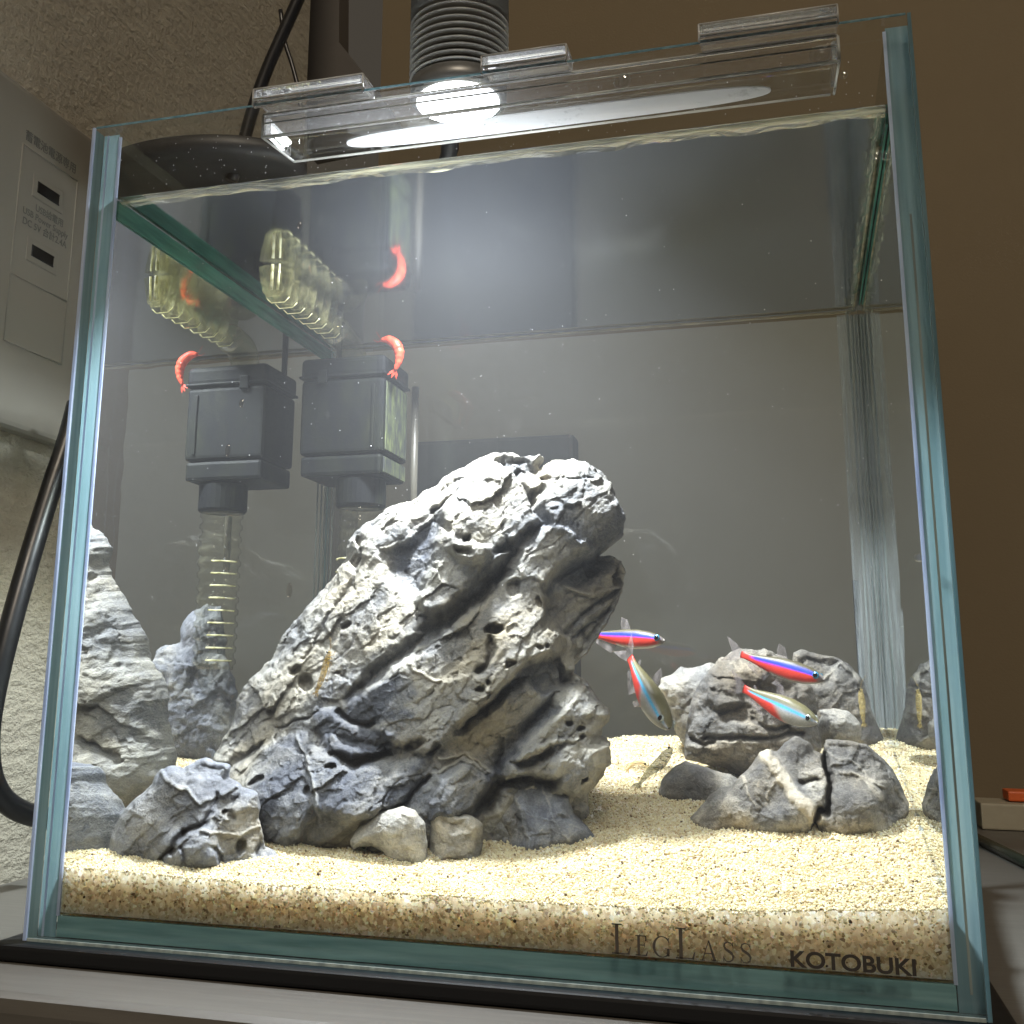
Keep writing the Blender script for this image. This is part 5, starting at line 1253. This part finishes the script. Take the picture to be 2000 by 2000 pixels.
def shrimp(label, spine, rads, legdir, mat, col, col2, ant, n_leg=5, grp=None):
    """spine = [(px, py, depth)] from head to tail; legdir = where the legs point on the photograph"""
    P = catmull([at(*p) for p in spine], 6); n = len(P); R_ = np.interp(np.linspace(0, 1, n), np.linspace(0, 1, len(rads)), rads)
    R_ = R_ * (1 + 0.07 * np.array([math.sin(i * 1.9) if i > n * 0.4 else 0 for i in range(n)]))
    v, f = tube_data(P, R_, 14)
    cc = []
    for i in range(n):
        for k in range(14): t = 0.5 + 0.5 * math.sin(i * 1.1 + k * 0.8); cc.append((*lerp3(col, col2, t * 0.6), 1))
    root = empty('shrimp', P[n // 2]); tag(root, label, 'shrimp', grp)
    ks = [link_mesh('body', v, f, mat, smooth=True, attrs={'col': ('FLOAT_COLOR', cc)})]

    def colored_tube(name, pts, r, seg=5):
        v, f = tube_data(pts, r, seg); ks.append(link_mesh(name, v, f, mat, smooth=True, attrs={'col': ('FLOAT_COLOR', [(*col, 1)] * len(v))}))
    mid = spine[len(spine) // 2]
    ld_ = (at(mid[0] + legdir[0], mid[1] + legdir[1], mid[2]) - at(*mid))
    for i in range(n_leg):
        p = P[int(n * (0.16 + 0.09 * i))]; fw = (P[0] - P[int(n * 0.4)]).normalized()
        for s in (-1, 1):
            off = Vector((0, 0.0006 * s, 0)); q = p + ld_ * 0.55 + off * 2 + fw * (0.0012 * (1.5 - i)); colored_tube('leg', [p + off, p + ld_ * 0.35 + off * 2.2 + fw * 0.0006, q], [0.00016, 0.00013, 0.00007])
    for i in range(4):
        p = P[int(n * (0.58 + 0.08 * i))]; colored_tube('swimmeret', [p, p + ld_ * 0.32], [0.00022, 0.00008])
    for a_ in ant:
        colored_tube('antenna', catmull([P[0]] + [at(*p) for p in a_], 4), 0.00007, 4)
    t = (P[-1] - P[-4]).normalized(); sid = t.cross(Vector((0, 1, 0))).normalized()
    for w in (-0.5, 0.0, 0.5):
        d_ = (t + sid * w + Vector((0, 0.25 * w, 0))).normalized(); L_ = rads[2] * 2.0
        q = [P[-2], P[-2] + d_ * L_ * 0.5 + sid * L_ * 0.16, P[-2] + d_ * L_, P[-2] + d_ * L_ * 0.5 - sid * L_ * 0.16]; q = q + [p + Vector((0, 0.00012, 0)) for p in q]
        ks.append(link_mesh('tail_fan', q, [(0, 1, 2, 3), (7, 6, 5, 4), (0, 4, 5, 1), (1, 5, 6, 2), (2, 6, 7, 3), (3, 7, 4, 0)], mat, attrs={'col': ('FLOAT_COLOR', [(*col, 1)] * 8)}))
    for s in (-1, 1):
        bm = bmesh.new(); bmesh.ops.create_uvsphere(bm, u_segments=8, v_segments=6, radius=0.00042)
        for v_ in bm.verts: v_.co += P[1] - ld_.normalized() * rads[1] * 0.5 + Vector((0, 0.0007 * s, 0))
        ks.append(from_bm('eye', bm, M['eye_black'], smooth=True))
    adopt(root, *ks); return root


shrimp('red cherry shrimp clinging to the top right corner of the filter', [(746, 664, 0.139), (760, 664, 0.139), (774, 674, 0.139), (780, 690, 0.139), (778, 708, 0.139), (772, 722, 0.139)], [0.0009, 0.0019, 0.0023, 0.0021, 0.0015, 0.0008], (-12, 9), M['shrimp_red'], (0.46, 0.04, 0.02), (0.60, 0.11, 0.05), [[(738, 668, 0.139), (730, 664, 0.139)], [(740, 656, 0.139), (735, 648, 0.139)]])
shrimp('translucent greenish shrimp standing on the sand by the low dark stone', [(1312, 1462, 0.110), (1302, 1474, 0.110), (1290, 1490, 0.110), (1275, 1502, 0.110), (1262, 1514, 0.110), (1250, 1530, 0.110)], [0.0007, 0.0018, 0.0020, 0.0016, 0.0011, 0.0005], (14, 14), M['shrimp_clear'], (0.16, 0.15, 0.055), (0.34, 0.30, 0.13), [[(1318, 1440, 0.11), (1320, 1410, 0.112)], [(1326, 1468, 0.108), (1330, 1490, 0.107)]])
shrimp('amber translucent shrimp upright on the left flank of the tall rock', [(644, 1272, 0.051), (640, 1286, 0.051), (636, 1300, 0.051), (631, 1318, 0.051), (624, 1336, 0.0515), (618, 1352, 0.052)], [0.0004, 0.0009, 0.0011, 0.0010, 0.0008, 0.0004], (14, 4), M['shrimp_clear'], (0.42, 0.27, 0.05), (0.55, 0.42, 0.16), [[(650, 1258, 0.051), (660, 1250, 0.051)], [(646, 1256, 0.051), (644, 1244, 0.051)]])
shrimp('thin yellowish shrimp on the veined stone at the back right', [(1680, 1345, 0.152), (1682, 1358, 0.152), (1684, 1375, 0.152), (1685, 1395, 0.152), (1687, 1412, 0.152)], [0.0004, 0.0011, 0.0012, 0.0009, 0.0004], (8, 3), M['shrimp_clear'], (0.42, 0.32, 0.11), (0.5, 0.42, 0.2), [[(1684, 1330, 0.152), (1692, 1320, 0.152)]], n_leg=3)
shrimp('pale curled shrimp lying on the sand behind the greenish shrimp', [(1262, 1496, 0.122), (1254, 1490, 0.122), (1244, 1489, 0.122), (1234, 1494, 0.122), (1227, 1502, 0.122)], [0.0005, 0.0010, 0.0011, 0.0008, 0.0004], (2, 8), M['shrimp_clear'], (0.60, 0.44, 0.18), (0.7, 0.55, 0.28), [[(1270, 1500, 0.122), (1275, 1506, 0.122)]], n_leg=3)
